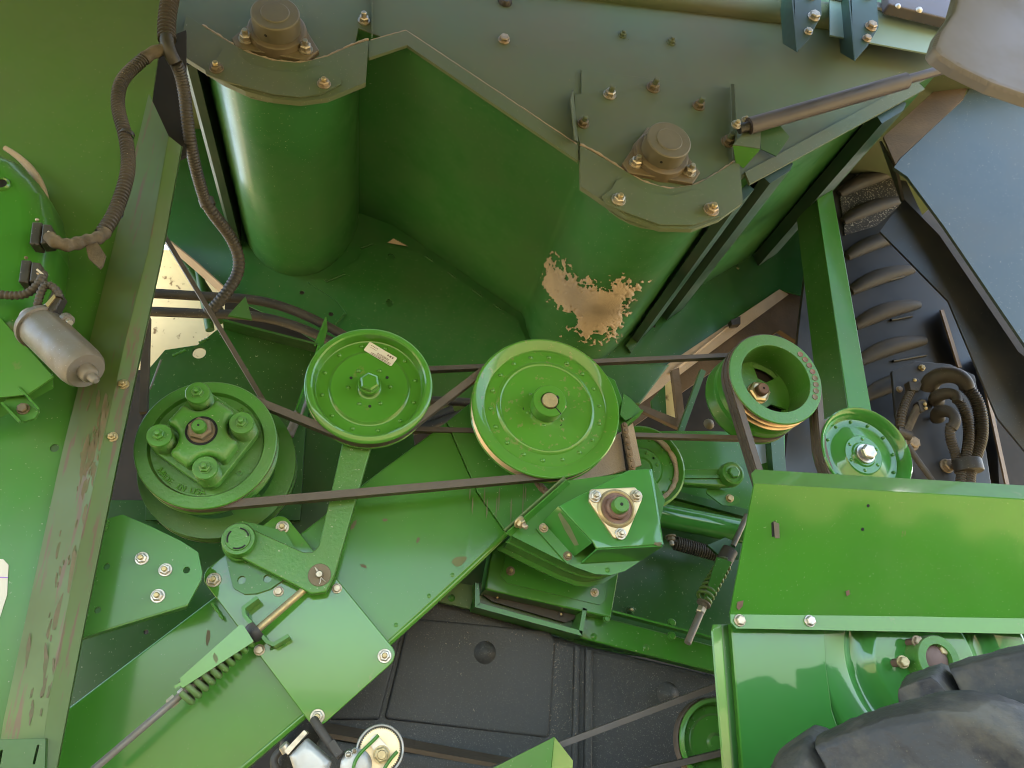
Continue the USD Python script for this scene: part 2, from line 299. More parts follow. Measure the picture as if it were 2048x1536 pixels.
mat('pale_green', (.17, .24, .20), .35, .3, (.17, .16, .12), .4)
mat('rib_dust', (.026, .023, .021), .6, .8, (.075, .06, .047), .9, scale=8, bump=.3, bscale=120)
mat('glare_tint', (.13, .12, .135), .45, .6, (.10, .09, .085), .2, scale=5)  # lilac-grey lens glare put into the colour, with some dust
M['cream_translucent'] = usdkit.material(stage, '/World/Looks/cream_translucent', {'d': ('diffuse_bsdf', {'color': (.70, .61, .36)}), 't': ('translucent_bsdf', {'color': (.85, .74, .42)}), 'm': ('mix_closure', {'fac': .6}),
    'g': ('geometry', {}), 'n': ('noise_texture', {'scale': 26., 'detail': 5.}), 'r': ('rgb_ramp', {'ramp': [(.0, (.76, .68, .42)), (.62, (.70, .62, .38)), (.70, (.20, .14, .08))]})},
    [('g.position', 'n.vector'), ('n.fac', 'r.fac'), ('r.color', 'd.color'), ('r.color', 't.color'), ('d.BSDF', 'm.closure1'), ('t.BSDF', 'm.closure2')], surface='m.closure')
M['stubble'] = usdkit.material(stage, '/World/Looks/stubble', {'g': ('geometry', {}), 'n': ('noise_texture', {'scale': 1.3, 'detail': 9., 'roughness': .7}), 'r': ('rgb_ramp', {'ramp': [(.3, (.12, .085, .035)), (.5, (.21, .16, .065)), (.7, (.30, .23, .09))]}),
    'p': ('principled_bsdf', {'roughness': .95})}, [('g.position', 'n.vector'), ('n.fac', 'r.fac'), ('r.color', 'p.base_color')], surface='p.BSDF')

# ---------------------------------------------------------------- ground
gr = usdkit.mesh(stage, '/World/ground', trimesh.Trimesh([(-400, -400, 0), (400, -400, 0), (400, 400, 0), (-400, 400, 0)], [(0, 1, 2), (0, 2, 3)]), M['stubble'])
tag(gr.GetPrim(), 'dry straw-coloured stubble field under and around the machine', 'ground', kind='structure')

# ---------------------------------------------------------------- the grain tank's floor with its two auger troughs, end wall and back wall
YN, YF = 1.75, 2.70
def arc_px(cx, cy, r, a0, a1, n=14): return [(cx + r * math.cos(a), cy + r * math.sin(a)) for a in np.linspace(math.radians(a0), math.radians(a1), n)]   # y grows downwards
C1, C2, RPX, RP1 = (555, 42), (1318, 310), 149, 162
pend = [(352, 88)] + arc_px(*C1, RP1, 155, 5) + [(812, 92), (1160, 322)] + arc_px(*C2, RPX, 170, 46) + [(1492, 350), (1872, 148)]
prof = [(393, -60)] + arc_px(*C1, RP1, 180, 5) + pend[15:]
G = thing('grain_tank', 'dusty green underside of the grain tank with two rounded auger troughs', 'grain tank', at(900, 300, YN))
fl = sg.LineString([xz(*p, YN) for p in prof]).buffer(.0017, cap_style=2, join_style=2)
part(G, 'trough_floor', prism(fl, YN, YF - YN), 'paint_trough', 40)
wall = [(340, -160), (340, 70)] + pend + [(1905, 130), (1905, -160)]
plate(G, 'end_wall', wall, YN - .004, .004, 'paint_tank', holes=[(1008, 78, 8)])
# forward flanges along the trough mouths
cres1 = [(372, 28), (358, 107), (447, 163), (490, 182), (545, 197), (600, 203), (655, 196), (731, 165), (737, 80), (690, 97), (655, 113), (600, 126), (545, 121), (495, 105), (450, 80), (405, 52)]
cres2 = [(1160, 290), (1162, 372), (1205, 402), (1255, 433), (1320, 456), (1385, 458), (1440, 438), (1486, 405), (1478, 318), (1440, 343), (1395, 368), (1340, 378), (1290, 365), (1230, 330)]
for c in (cres1, cres2):
    plate(G, 'trough_flange', c, YN - .022, .018, 'paint_tank', rd=3)
    part(G, 'dust_ridge', tube(spline([at(p[0], p[1] - 1, YN - .012) for p in (c[8:] if c is cres1 else c[8:] + c[:1])], 60), .0042 + .002 * np.sin(np.arange(60) * 1.7) * np.cos(np.arange(60) * .6), 7), 'mud', 60)
cl1 = [(408, 128), (432, 118), (445, 98), (458, 96), (500, 128), (550, 142), (600, 144), (640, 128), (684, 158), (682, 168), (640, 188), (600, 194), (545, 188), (450, 162), (412, 148)]
cl2 = [(1204, 392), (1222, 380), (1232, 362), (1247, 355), (1290, 382), (1340, 392), (1398, 378), (1446, 424), (1440, 432), (1385, 450), (1320, 449), (1262, 428), (1212, 408)]
for c, bs in ((cl1, ((433, 137), (648, 168))), (cl2, ((1237, 400), (1422, 420)))):
    plate(G, 'clamp_plate', c, YN - .029, .006, 'paint_tank', rd=3)
    for b in bs: bolt(G, *b, YN - .029, 14.5, 'nut', 'copper_bolt')
plate(G, 'floor_flange', [(737, 82), (812, 61), (1156, 291), (1157, 322), (814, 90), (737, 116)], YN - .016, .011, 'paint_tank', rd=2)
part(G, 'dust_ridge', tube(np.array([at(x, np.interp(x, [740, 812, 1154], [81, 61, 289]), YN - .012) for x in np.linspace(742, 1154, 60)]) + rng.normal(0, .0005, (60, 3)), .0028, 6), 'mud', 60)
sheet(G, 'wall_seam', [(744, -160, YN - .004), (744, 76, YN - .004), (744, 76, YN - .022), (744, -160, YN - .022)], .003, 'paint_tank')
plate(G, 'floor_flange', [(1490, 344), (1832, 160), (1850, 178), (1500, 368)], YN - .014, .009, 'paint_tank')
for rb in ([(1455, 402), (1498, 362), (1512, 374), (1472, 414)], [(1528, 348), (1572, 310), (1590, 322), (1584, 336), (1544, 362)], [(1752, 218), (1800, 186), (1817, 202), (1811, 216), (1768, 242)]):
    part(G, 'stiffening_rib', prism(poly(rb, YN), YN + .012, YF - YN - .03), 'rail_shade')
part(G, 'side_plate', prism(poly([(362, 40), (364, 118), (372, 124), (391, 126), (391, 40)], YN), YN + .01, YF - YN - .012), 'rail_shade')  # filler whose dark colour holds the gap shade left of the trough
rod(G, 'stay_rod', [(1531, 330, YN), (1282, 638, YF - .02)], 3, 'paint_shade')
# bearing carrier plate
plate(G, 'bearing_plate', [(1163, 140), (1463, 177), (1470, 322), (1395, 372), (1340, 381), (1290, 368), (1228, 332), (1162, 294), (1150, 250), (1150, 190), (1163, 187)], YN - .011, .006, 'paint_tank')
sheet(G, 'guide_tab', [(1146, 178, YN - .011), (1155, 284, YN - .011), (1150, 280, YN - .045), (1140, 200, YN - .045)], .003, 'paint_tank')
for b in ((1166, 248), (1219, 190), (1306, 176), (1397, 212), (1455, 284)): bolt(G, *b, YN - .011, 12.5, 'stud', 'zinc', stud='paint_tank')
bolt(G, 1008, 80, YN - .004, 11, 'hex', 'brass'); bolt(G, 728, 42, YN - .004, 12, 'stud', 'zinc', stud='zinc')
for b in ((1245, 70), (1342, 84)): bolt(G, *b, YN - .004, 9, 'nut', 'paint_tank', stud='paint_tank')
part(G, 'rubber_plug', lathe(at(1010, 4, YN - .004), [(0, .016), (.016, .016), (.022, .01), (.024, 0)], (0, -1, 0), 20), 'plastic_black', 40)
# rounded ledge over the end wall
La, Lb = at(700, -95, YN - .004), at(1895, 118, YN - .004)
part(G, 'rounded_ledge', tube(np.linspace(at(690, -86, 1.735), at(1900, 66, 1.735), 6), .05, 28), 'paint_tank', 60)
plate(G, 'ledge_gap_shade', [(640, -160), (640, -120), (1900, 40), (1900, -160)], 1.742, .006, 'paint_shade')  # dark sheet put in for the shaded gap above the ledge
# upper body of the tank, above the frame: it keeps the sun off this side
up0 = at(318, -160, YN)
part(G, 'tank_body', prism(sg.Polygon([(-2.3, up0[2]), (2.6, up0[2]), (2.6, 5.2), (-2.3, 5.2)]), YN, 1.75), 'paint_tank')
# back wall and lower plates
bw = [(335, 250), (335, 487), (395, 530), (450, 590), (560, 640), (660, 700), (700, 740), (830, 780), (1268, 782), (1558, 579), (1640, 602), (1632, 440), (1560, 480), (1450, 300)]
plate(G, 'back_wall', bw, YF, .006, 'paint_trough', holes=[(604, 585, 5), (662, 628, 5), (1308, 652, 3.5), (1476, 536, 3)])
plate(G, 'lower_plate', [(610, 560), (660, 552), (716, 520), (725, 500), (760, 482), (845, 508), (1035, 638), (1062, 700), (1062, 770), (700, 770), (680, 652), (694, 628), (672, 600)], YF - .008, .008, 'paint_trough', rd=4, holes=[(782, 512, 6, 784, 516), (778, 603, 6, 780, 609)])
for a, b in (((722, 496), (746, 487)), ((652, 563), (690, 548)), ((690, 626), (672, 648)), ((850, 512), (866, 523)), ((896, 544), (912, 557)), ((945, 580), (965, 594)), ((990, 611), (1004, 621))):
    n = 14; t = np.linspace(0, 1, n)[:, None]
    part(G, 'weld_bead', tube(at(*a, YF - .012) * (1 - t) + at(*b, YF - .012) * t, .004 + .0013 * np.sin(np.arange(n) * 2.2), 7), 'paint_trough', 60)
sheet(G, 'dust_corner', [(775, 485, YF - .012), (787, 477, YF - .03), (815, 492, YF - .012)], .006, 'mud')
plate(G, 'patch_plate', [(1252, 690), (1300, 620), (1310, 640), (1262, 705)], YF - .02, .012, 'paint_shade')
# mud caked on the right trough
na, ny = 150, 190; ang = np.radians(np.linspace(200, 40, na)); ys = np.linspace(1.87, 2.66, ny)
V, H = [], np.zeros((na, ny))
cc = xz(*C2, YN); rr = RPX * scl(*C2, YN)
Pp = np.zeros((na, ny, 3))
def project(P):
    d = P - EYE; return 1024 + FPX * (d @ RT) / (d @ FW), 768 - FPX * (d @ UP) / (d @ FW)
RIM = [xz(*p, YN) for p in arc_px(*C2, RPX, 172, 45, na)]
for i in range(na):
    for j in range(ny): Pp[i, j] = (RIM[i][0], ys[j], RIM[i][1])
qx, qy = project(Pp.reshape(-1, 3)); qx, qy = qx.reshape(na, ny), qy.reshape(na, ny)
core = sg.Polygon([(1068, 518), (1100, 512), (1140, 545), (1180, 560), (1210, 572), (1240, 562), (1285, 572), (1262, 606), (1250, 640), (1225, 670), (1180, 678), (1140, 660), (1150, 640), (1110, 610), (1085, 560)])
pts = shapely.points(np.stack([qx, qy], -1)); inside = np.where(shapely.contains(core, pts), 1, -1) * shapely.distance(core.exterior, pts)
nz = meshkit.fbm(np.stack([qx / 14, qy / 14, qx * 0], -1), 4, 3) - .5; nf = meshkit.noise(np.stack([qx / 3.5, qy / 3.5, qx * 0], -1), 5) - .5
hgt = inside * .00042 + nz * .022 + nf * .010 + .0008
up_n = np.zeros((na, ny, 3)); tg = np.gradient(Pp, axis=0); up_n = np.cross(tg, [0, 1, 0]); up_n /= np.linalg.norm(up_n, axis=2, keepdims=True)
up_n *= np.sign((up_n * (np.array([cc[0], 0, cc[1]]) - Pp * [1, 0, 1])).sum(2, keepdims=True)) * -1
Q = Pp + up_n * (.0006 + np.clip(hgt, 0, .007) * .9 + .0012 * np.clip(nf, 0, 1))[..., None]
F = []
for i in range(na - 1):
    for j in range(ny - 1):
        if min(hgt[i, j], hgt[i + 1, j], hgt[i, j + 1], hgt[i + 1, j + 1]) > 0:
            a = i * ny + j; F += [(a, a + 1, a + ny + 1), (a, a + ny + 1, a + ny)]
part(G, 'mud_patch', trimesh.Trimesh(Q.reshape(-1, 3), np.array(F), process=False), 'mud', 80, label='dried tan mud caked on the right trough')

# flanged bearings on the end wall
def bearing(px, py, label):
    c = at(px, py, YN - .011); s = scl(px, py, YN)
    T = thing('flange_bearing', label, 'bearing', c, 'auger bearings')
    g = sg.Polygon([(-70, -28), (-62, -44), (55, -50), (70, -26), (22, 54), (-18, 62)]).buffer(4)
    g = affinity.translate(affinity.scale(g, s, s, origin=(0, 0)), c[0], c[2])
    part(T, 'flange', prism(g, c[1] - .014, .014, .003), 'cast_iron')
    f = lambda r, y: (r * s, y)
    part(T, 'housing', lathe(c, [f(0, .034), f(46, .034), f(50, .03), f(52, .014), f(54, 0)], (0, -1, 0)), 'cast_iron', 40)
    k = part(T, 'collar', lathe(c, [f(22, .088), f(39, .088), f(41, .085), f(41, .034)], (0, -1, 0)), 'iron_cap', 40)
    part(k, 'shaft_end', lathe(c, [f(0, .09), f(23, .09), f(25, .087), f(25, .08)], (0, -1, 0)), 'iron_cap', 40)
    part(k, 'grub_hole', lathe(c + [-.3 * 41 * s, -.06, -.955 * 41 * s], [(0, .0008), (.0045, .0008), (.0045, 0)], (-.3, 0, -.955), 10), 'void')
    for x, z in ((-50, -26), (52, -30), (0, 44)):
        p = c + np.array([x * s, -.014, z * s]); n = (0, -1, 0); r = 12.5 * s
        part(T, 'bolt', cat_([lathe(p, [(0, r * .2), (r, r * .2), (r, 0)], n, 18), hexa(p + [0, -r * .2, 0], r * .8, r * .8, n), lathe(p, [(0, r * 1.7), (r * .35, r * 1.7), (r * .42, r * 1.5), (r * .42, 0)], n, 12)]), 'zinc', 25)
    return T
b0 = bearing(1318, 318, 'dusty three-bolt flange bearing on the plate above the mud-caked trough')
p = numbered('/World/flange_bearing'); x = UsdGeom.Xform.Define(stage, p)
x.GetPrim().GetReferences().AddInternalReference(b0.path); x.GetPrim().SetInstanceable(True)
x.ClearXformOpOrder(); d = at(556, 74, YN - .005)
x.AddTranslateOp().Set(Gf.Vec3d(*map(float, d)))
tag(x.GetPrim(), 'dusty three-bolt flange bearing above the left trough, cut by the top edge', 'bearing', 'auger bearings')

# brackets, rail and strut at the top right
for k, (pts, lab) in enumerate((([(1588, -40), (1640, -40), (1643, 30), (1618, 78), (1592, 106)], 'dark green folded hinge bracket hanging beside the top ledge, left of a pair'), ([(1702, -40), (1752, -40), (1757, 55), (1735, 92), (1707, 124)], 'dark green folded hinge bracket hanging beside the top ledge, right of a pair'))):
    T = thing('hinge_bracket', lab, 'bracket', at(*pts[2], 1.62), 'hinge brackets under the ledge')
    e = pts[4]
    plate(T, 'side_plate', [pts[0], pts[1], pts[2], pts[3], pts[4]], 1.62, .006, 'rail_shade', rd=3)
    sheet(T, 'web', [(pts[0][0] - 4, pts[0][1], 1.615), (e[0], e[1] - 2, 1.615), (e[0] - 22, e[1] - 18, 1.70), (pts[0][0] - 34, pts[0][1], 1.70)], .005, 'rail_shade')
    bolt(T, pts[2][0] - 22, -8, 1.62, 10, 'hex', 'copper_bolt'); bolt(T, pts[2][0] - 16, 34 + 20 * k, 1.62, 11, 'hex', 'copper_bolt'); bolt(T, pts[3][0] - 2, pts[3][1] - 14, 1.62, 8, 'hex', 'copper_bolt')
T = thing('side_rail', 'dark violet-brown rail with small bolts at the top right edge', 'rail', at(1840, 20, 1.6))
plate(T, 'rail_body', [(1774, -60), (1778, 8), (1990, 60), (1990, -60)], 1.60, .04, 'strut_black', rd=4, bev=.006)
bolt(T, 1796, 12, 1.60, 5, 'dome', 'zinc_bright'); bolt(T, 1838, 20, 1.60, 6, 'dome', 'zinc_bright')
T = thing('sky_gap_strip', 'thin pale strip standing in for a bright sky gap behind the hinge brackets', 'strip', at(1750, 10, 1.655))  # bright strip added where the sky shows through a gap
plate(T, 'strip', [(1660, -20), (1900, 40), (1900, 48), (1660, -8)], 1.655, .01, 'zinc_bright')
plate(T, 'strip_backing', [(1660, -8), (1900, 48), (1900, 115), (1660, 70)], 1.668, .006, 'pale_green')
T = thing('gas_strut', 'dusty dark gas strut reaching from a folded bracket to the upper right', 'gas strut', at(1490, 252, 1.66))
rod(T, 'cylinder', [(1498, 252, 1.66), (1812, 162, 1.55)], 15, 'strut_black', seg=24)
rod(T, 'piston_rod', [(1812, 160, 1.55), (1960, 118, 1.50)], 8, 'strut_black', seg=16)
rod(T, 'end_fitting', [(1478, 258, 1.667), (1502, 251, 1.659)], 9, 'plastic_black')
bolt(T, 1472, 250, 1.655, 9, 'nut', 'zinc'); bolt(T, 1490, 240, 1.67, 7, 'nut', 'zinc')
T = thing('strut_bracket', 'folded green sheet bracket carrying the lower end of the gas strut', 'bracket', at(1500, 290, 1.73))
sheet(T, 'upright', [(1463, 168, 1.735), (1468, 168, 1.69), (1478, 240, 1.68), (1468, 290, 1.70), (1470, 322, 1.735)], .004, 'paint_tank')
sheet(T, 'fold_plate', [(1466, 290, 1.68), (1520, 298, 1.68), (1521, 258, 1.68), (1488, 264, 1.68)], .004, 'paint_tank')
sheet(T, 'fold_plate', [(1466, 290, 1.68), (1520, 298, 1.68), (1488, 338, 1.735), (1470, 325, 1.735)], .004, 'paint')
sheet(T, 'fold_plate', [(1520, 258, 1.69), (1550, 246, 1.69), (1582, 272, 1.69), (1550, 314, 1.735), (1522, 298, 1.72)], .004, 'paint_shade')
T = thing('raised_side_shield', 'dusty rounded edge of the raised side shield at top right, paled by painted glare', 'panel', at(1960, 100, 1.0))
sh_ = [(-2.6, 1.45, 3.84), (1.75, 1.45, 3.84), (1.75, -1.3, 2.42), (-2.6, -1.3, 2.42)]
part(T, 'shield_blocker', sheet_mesh(sh_, .01), 'paint')      # unseen rest of the shield, sized and drooped to block sky light and reflections
plate(T, 'shield_edge', [(1868, 95), (1880, 60), (1908, 20), (1930, -60), (2300, -90), (2300, 260), (2060, 192), (1985, 166), (1915, 132), (1878, 108)], .98, .03, 'glare_tint', rd=12, bev=.012)

# chaff and crumbs caught on the dusty surfaces
T = thing('chaff', 'scattered straw chaff and dirt crumbs stuck on the dusty tank wall and ledges', 'chaff', at(1000, 100, YN), kind='stuff')
ms = []
def crumb(p, n, s):
    a = rng.random() * 6.28; u, w, n = frame(n); d = u * math.cos(a) + w * math.sin(a); e = np.cross(n, d)
    k = s * (1 + 2.5 * rng.random() * (rng.random() > .5)); h = s * .45
    P = [p + d * k, p + e * h, p - d * k * .8, p - e * h, p + n * h * 1.2]
    return trimesh.Trimesh(np.array(P), [(0, 1, 4), (1, 2, 4), (2, 3, 4), (3, 0, 4)], process=False)
for i in range(150):
    x, y = rng.uniform(380, 1850), rng.uniform(-10, 260)
    if sg.Point(x, y).within(sg.Polygon(wall)): ms.append(crumb(at(x, y, YN - .0045), (0, -1, 0), rng.uniform(.0008, .0022)))
for c in (cres1, cres2):
    for i in range(40): x, y = rng.uniform(350, 1490), rng.uniform(20, 460); ms += [crumb(at(x, y, YN - .0225), (0, -1, 0), rng.uniform(.0006, .0016))] if sg.Point(x, y).within(sg.Polygon(c)) else []
for i in range(110):
    x, y = rng.uniform(400, 1560), rng.uniform(480, 720)
    if sg.Point(x, y).within(sg.Polygon(bw)): ms.append(crumb(at(x, y, YF - .009), (0, -1, 0), rng.uniform(.0008, .0022)))
for i in range(260):
    k = rng.integers(4)
    x, y = [(rng.uniform(770, 1420), rng.uniform(1215, 1470)), (1112 + rng.normal(0, 6), rng.uniform(1285, 1470)), (1150 + rng.normal(0, 12), rng.uniform(1300, 1520)), (rng.uniform(800, 1300), rng.normal(1275, 14))][k]
    if sg.Point(x, y).within(sg.Polygon([(818, 1210), (1165, 1292), (1420, 1352), (1420, 1520), (780, 1430)])): ms.append(crumb(at(x, y, 1.972), (0, -1, 0), rng.uniform(.0006, .0016)))
part(T, 'crumbs', cat_(ms), 'mud', False, kind='stuff')

# ---------------------------------------------------------------- left side: door panel, post, motor, harness
T = thing('side_cladding', 'large flat dusty green panel filling the left edge behind the motor', 'panel', at(120, 600, 1.57))
plate(T, 'panel', [(-220, -160), (322, -160), (318, 100), (258, 520), (150, 920), (20, 1480), (10, 1700), (-220, 1700)], 1.57, .006, 'paint_panel', holes=[(109, 896, 9), (243, 326, 3)])
part(T, 'depot_plug', lathe(at(109, 896, 1.572), [(0, 0), (.009, 0), (.0095, -.002)], (0, -1, 0), 20), 'paint_shade')
d = plate(T, 'decal', [(-60, 1118), (6, 1118), (17, 1130), (14, 1190), (-2, 1240), (-60, 1240)], 1.5688, .0008, 'label_white', rd=3)
plate(d, 'decal_line', [(-60, 1153), (16, 1154), (16, 1156), (-60, 1155)], 1.5681, .0005, 'ink_purple')
T = thing('corner_post', 'olive green folded steel corner post with rust-brown scratches', 'post', at(180, 900, 1.53))
L1 = [(330, -60), (312, 125), (225, 500), (124, 905), (4, 1455), (-20, 1640)]; L2 = [(372, -60), (350, 200), (297, 500), (247, 697), (190, 960), (159, 1090), (93, 1430), (72, 1640)]; L3 = [(384, -60), (372, 130), (363, 290), (325, 500), (238, 905), (165, 1265), (113, 1536), (96, 1640)]
def strip(A, YA, B, YB, th):
    ip = lambda L, n: [(np.interp(y, [p[1] for p in L], [p[0] for p in L]), y) for y in np.linspace(187 if L is L1 else 272 if L is L2 else 292, 1640, n)]
    a, b = ip(A, 30), ip(B, 30); V = [at(*p, YA) for p in a] + [at(*p, YB) for p in b] + [at(*p, YA) + [0, th, 0] for p in a] + [at(*p, YB) + [0, th, 0] for p in b]
    F = []; n = 30
    for i in range(n - 1):
        F += [(i, i + 1, n + i + 1), (i, n + i + 1, n + i), (2 * n + i, 3 * n + i, 3 * n + i + 1), (2 * n + i, 3 * n + i + 1, 2 * n + i + 1), (n + i, n + i + 1, 3 * n + i + 1), (n + i, 3 * n + i + 1, 3 * n + i), (i + 1, i, 2 * n + i), (i + 1, 2 * n + i, 2 * n + i + 1)]
    t = trimesh.Trimesh(np.array(V), np.array(F), process=False); t.fix_normals(); return t
part(T, 'front_face', strip(L1, 1.555, L2, 1.515, .006), 'paint_post', 50)
part(T, 'side_face', strip(L2, 1.515, L3, 1.53, .006), 'paint_post', 50)
part(T, 'return_face', strip(L3, 1.53, [(x + 2, y) for x, y in L3], 1.62, .004), 'paint_shade', 50)
plate(T, 'gap_shade_plate', [(296, 90), (372, 60), (372, 310), (330, 330), (285, 250)], 1.66, .01, 'gap_shade')  # dark plate put in for the shade between post and harness
bolt(T, 247, 769, 1.522, 12, 'nut', 'brass'); bolt(T, 225, 874, 1.522, 12, 'nut', 'brass')
rm = np.random.default_rng(11)
for i in range(70):
    y = rm.choice((rm.uniform(800, 960), rm.uniform(900, 1440))); xa, xb = (np.interp(y, [p[1] for p in L], [p[0] for p in L]) for L in (L1, L2)); t = np.clip(.72 + rm.normal(0, .17), .15, .95)
    k = rm.exponential(1.); blob(T, xa + (xb - xa) * t, y, 1.555 + (1.515 - 1.555) * t - .0004 - i * 8e-6, 1.2 + 1.7 * k, 4 + 11 * k, .2 + rm.normal(0, .1), 'rust_mark', seed=i, th=.0006)
T = thing('slotted_cover', 'small green cover with two slots at the bottom left corner', 'cover', at(45, 1500, 1.5))
plate(T, 'cover_plate', [(-80, 1480), (91, 1477), (86, 1640), (-80, 1640)], 1.495, .012, 'paint_shade', rd=3, holes=[(3, 1502, 2.5, -2, 1530), (76, 1492, 2.5, 68, 1526)])
T = thing('rounded_housing', 'smooth rounded green housing with a round hole at the left edge', 'housing', at(20, 400, 1.45))
hp = [(-200, 300), (-10, 288), (30, 305), (62, 340), (84, 372), (94, 420), (96, 470), (70, 640), (20, 690), (-200, 690)]
g = poly(hp, 1.44, 14); hv = []
for t in np.linspace(0, math.pi / 2, 9):
    q = np.array(g.buffer(-.05 * (1 - math.sin(t)), 6).exterior.coords); hv.append(np.stack([q[:, 0], np.full(len(q), 1.44 + .06 * (1 - math.cos(t))), q[:, 1]], 1))
q = np.array(g.exterior.coords); hv.append(np.stack([q[:, 0], np.full(len(q), 1.565), q[:, 1]], 1))
part(T, 'shell', trimesh.Trimesh(np.vstack(hv)).convex_hull, 'paint', 40)
part(T, 'dust_lip', tube(spline([at(*p, 1.535) for p in ((10, 296), (50, 326), (80, 368), (93, 415), (95, 445))], 40), .006 + .003 * np.sin(np.linspace(0, math.pi, 40)), 8), 'mud', 60)
q = part(T, 'hole_rim', lathe(at(4, 369, 1.44), [(.0105, .004), (.013, .0065), (.0165, .003), (.0175, -.002)], (0, -1, 0), 28), 'paint_clean', 60)
part(q, 'hole', lathe(at(4, 369, 1.44), [(0, .001), (.0115, .002)], (0, -1, 0), 24), 'void')
# electric motor with bracket
T = thing('motor_bracket', 'folded green bracket below the grey motor with a bolted lug', 'bracket', at(50, 760, 1.45))
sheet(T, 'top_face', [(-160, 590, 1.43), (0, 634, 1.43), (105, 752, 1.43), (60, 792, 1.45), (-160, 812, 1.45)], .005, 'paint_clean')
sheet(T, 'lower_face', [(-160, 812, 1.45), (60, 792, 1.45), (105, 752, 1.43), (108, 762, 1.47), (0, 836, 1.50), (-160, 870, 1.50)], .004, 'paint')
plate(T, 'lug', [(5, 806), (38, 774), (72, 812), (78, 822), (70, 836), (45, 844), (30, 830)], 1.455, .006, 'paint', rd=4)
sheet(T, 'lug_flange', [(38, 774, 1.435), (78, 818, 1.435), (78, 822, 1.456), (38, 778, 1.456)], .003, 'paint')
sheet(T, 'lug_flange', [(3, 804, 1.435), (40, 842, 1.435), (40, 846, 1.456), (3, 808, 1.456)], .003, 'paint')
bolt(T, 47, 818, 1.455, 14, 'hex', 'copper_bolt')
T = thing('electric_motor', 'grey dusty cylindrical electric motor on a green bracket at left', 'motor', at(135, 710, 1.40))
A, B = at(82, 655, 1.42), at(172, 742, 1.36); ax = (B - A) / np.linalg.norm(B - A); L = np.linalg.norm(B - A); s = scl(120, 700, 1.4)
R_ = 47 * s
part(T, 'can', lathe(A, [(0, 0), (R_, 0), (R_, L * .86), (R_ * .95, L * .95), (R_ * .84, L), (0, L)], ax), 'motor_grey', 40)
part(T, 'end_boss', lathe(A, [(R_ * .42, L - .001), (R_ * .40, L + .014), (R_ * .34, L + .019), (R_ * .22, L + .021), (R_ * .2, L + .034), (R_ * .12, L + .038), (0, L + .038)], ax, 28), 'motor_grey', 40)
u, w, _ = frame(ax)
fl_ = part(T, 'mounting_flange', lathe(A, [(0, -.008), (R_ * 1.10, -.008), (R_ * 1.14, -.004), (R_ * 1.12, .004), (R_, .005)], ax, 48), 'motor_grey', 40)
e = at(133, 640, 1.40); part(fl_, 'ear', cat_([lathe(e, [(0, -.006), (.013, -.006), (.013, .006), (0, .006)], ax, 20)]), 'motor_grey', 40); part(fl_, 'ear_bolt', lathe(e, [(0, .014), (.006, .014), (.007, .006)], ax, 12), 'steel')
part(T, 'gear_head', cat_([tube([at(58, 632, 1.45), at(84, 662, 1.43)], 22 * s, 16), tube([at(95, 612, 1.44), at(70, 640, 1.44)], 8 * s, 10), tube([at(56, 622, 1.44), at(78, 650, 1.42)], 9 * s, 12)]), 'alu', 40)
part(T, 'shaft_seal', tube([at(45, 690, 1.44), at(72, 668, 1.44)], 11 * s, 12), 'plastic_black', 40)
T = thing('cable_plug', 'small black plug with a yellow clip beside the grey motor', 'plug', at(107, 602, 1.40))
plate(T, 'plug_body', [(88, 612), (108, 572), (126, 590), (112, 618), (100, 626)], 1.39, .025, 'plastic_black', rd=2, bev=.003)
plate(T, 'yellow_clip', [(90, 608), (108, 588), (112, 592), (95, 614)], 1.386, .005, 'brass', rd=1)
T = thing('motor_cable', 'short black corrugated cable arching over to the grey motor', 'cable', at(80, 580, 1.42))
part(T, 'cable_run', corrugated([(72, 648, 1.43), (74, 622, 1.40), (80, 590, 1.39), (94, 570, 1.39), (114, 582, 1.39), (118, 596, 1.39)], 8, .005), 'conduit', 40)
T = thing('supply_cable', 'black corrugated cable from the lower connector to the left edge', 'cable', at(40, 588, 1.41))
part(T, 'cable_run', corrugated([(-60, 590, 1.40), (10, 590, 1.40), (55, 586, 1.40), (78, 566, 1.40), (86, 548, 1.41)], 9, .0055), 'conduit', 40)
for (x, y, lab) in ((82, 467, 'upper black cable connector on the rounded green housing'), (60, 543, 'lower black cable connector on the rounded green housing')):
    T = thing('connector', lab, 'connector', at(x, y, 1.42), 'connectors on the green housing')
    plate(T, 'connector_body', [(x - 24, y + 20), (x - 18, y - 24), (x + 2, y - 23), (x - 3, y + 23)], 1.405, .03, 'plastic_black', rd=3, bev=.003)
    plate(T, 'connector_cap', [(x - 2, y + 20), (x + 3, y - 20), (x + 20, y - 18), (x + 24, y + 2), (x + 20, y + 18)], 1.40, .03, 'plastic_black', rd=3, bev=.003)
    for i in range(2): part(T, 'wire', tube([at(x + 14, y - 4 + 7 * i, 1.398), at(x + 27, y + 7 + 4 * i, 1.40)], .0022, 7), 'label_white' if i == 0 else 'copper_bolt', 40)
    bolt(T, x - 8, y - 28, 1.42, 4, 'dome', 'copper_bolt')
T = thing('wiring_harness', 'thick dusty black corrugated wiring harness curving down the left panel', 'wiring harness', at(340, 90, 1.5))
part(T, 'main_conduit', corrugated([(362, -80, 1.46), (345, -20, 1.46), (334, 40, 1.47), (334, 80, 1.48)], 17, .0075), 'conduit', 40)
part(T, 'tape_wrap', tube(spline([at(*p) for p in ((334, 72, 1.475), (338, 100, 1.48), (350, 125, 1.50))], 16), .0165, 14), 'plastic_black', 40)
part(T, 'tape_wrap', tube(spline([at(*p) for p in ((340, 96, 1.48), (312, 103, 1.48), (288, 118, 1.48))], 16), .0145 + .001 * np.sin(np.arange(16)), 14), 'tape', 40)
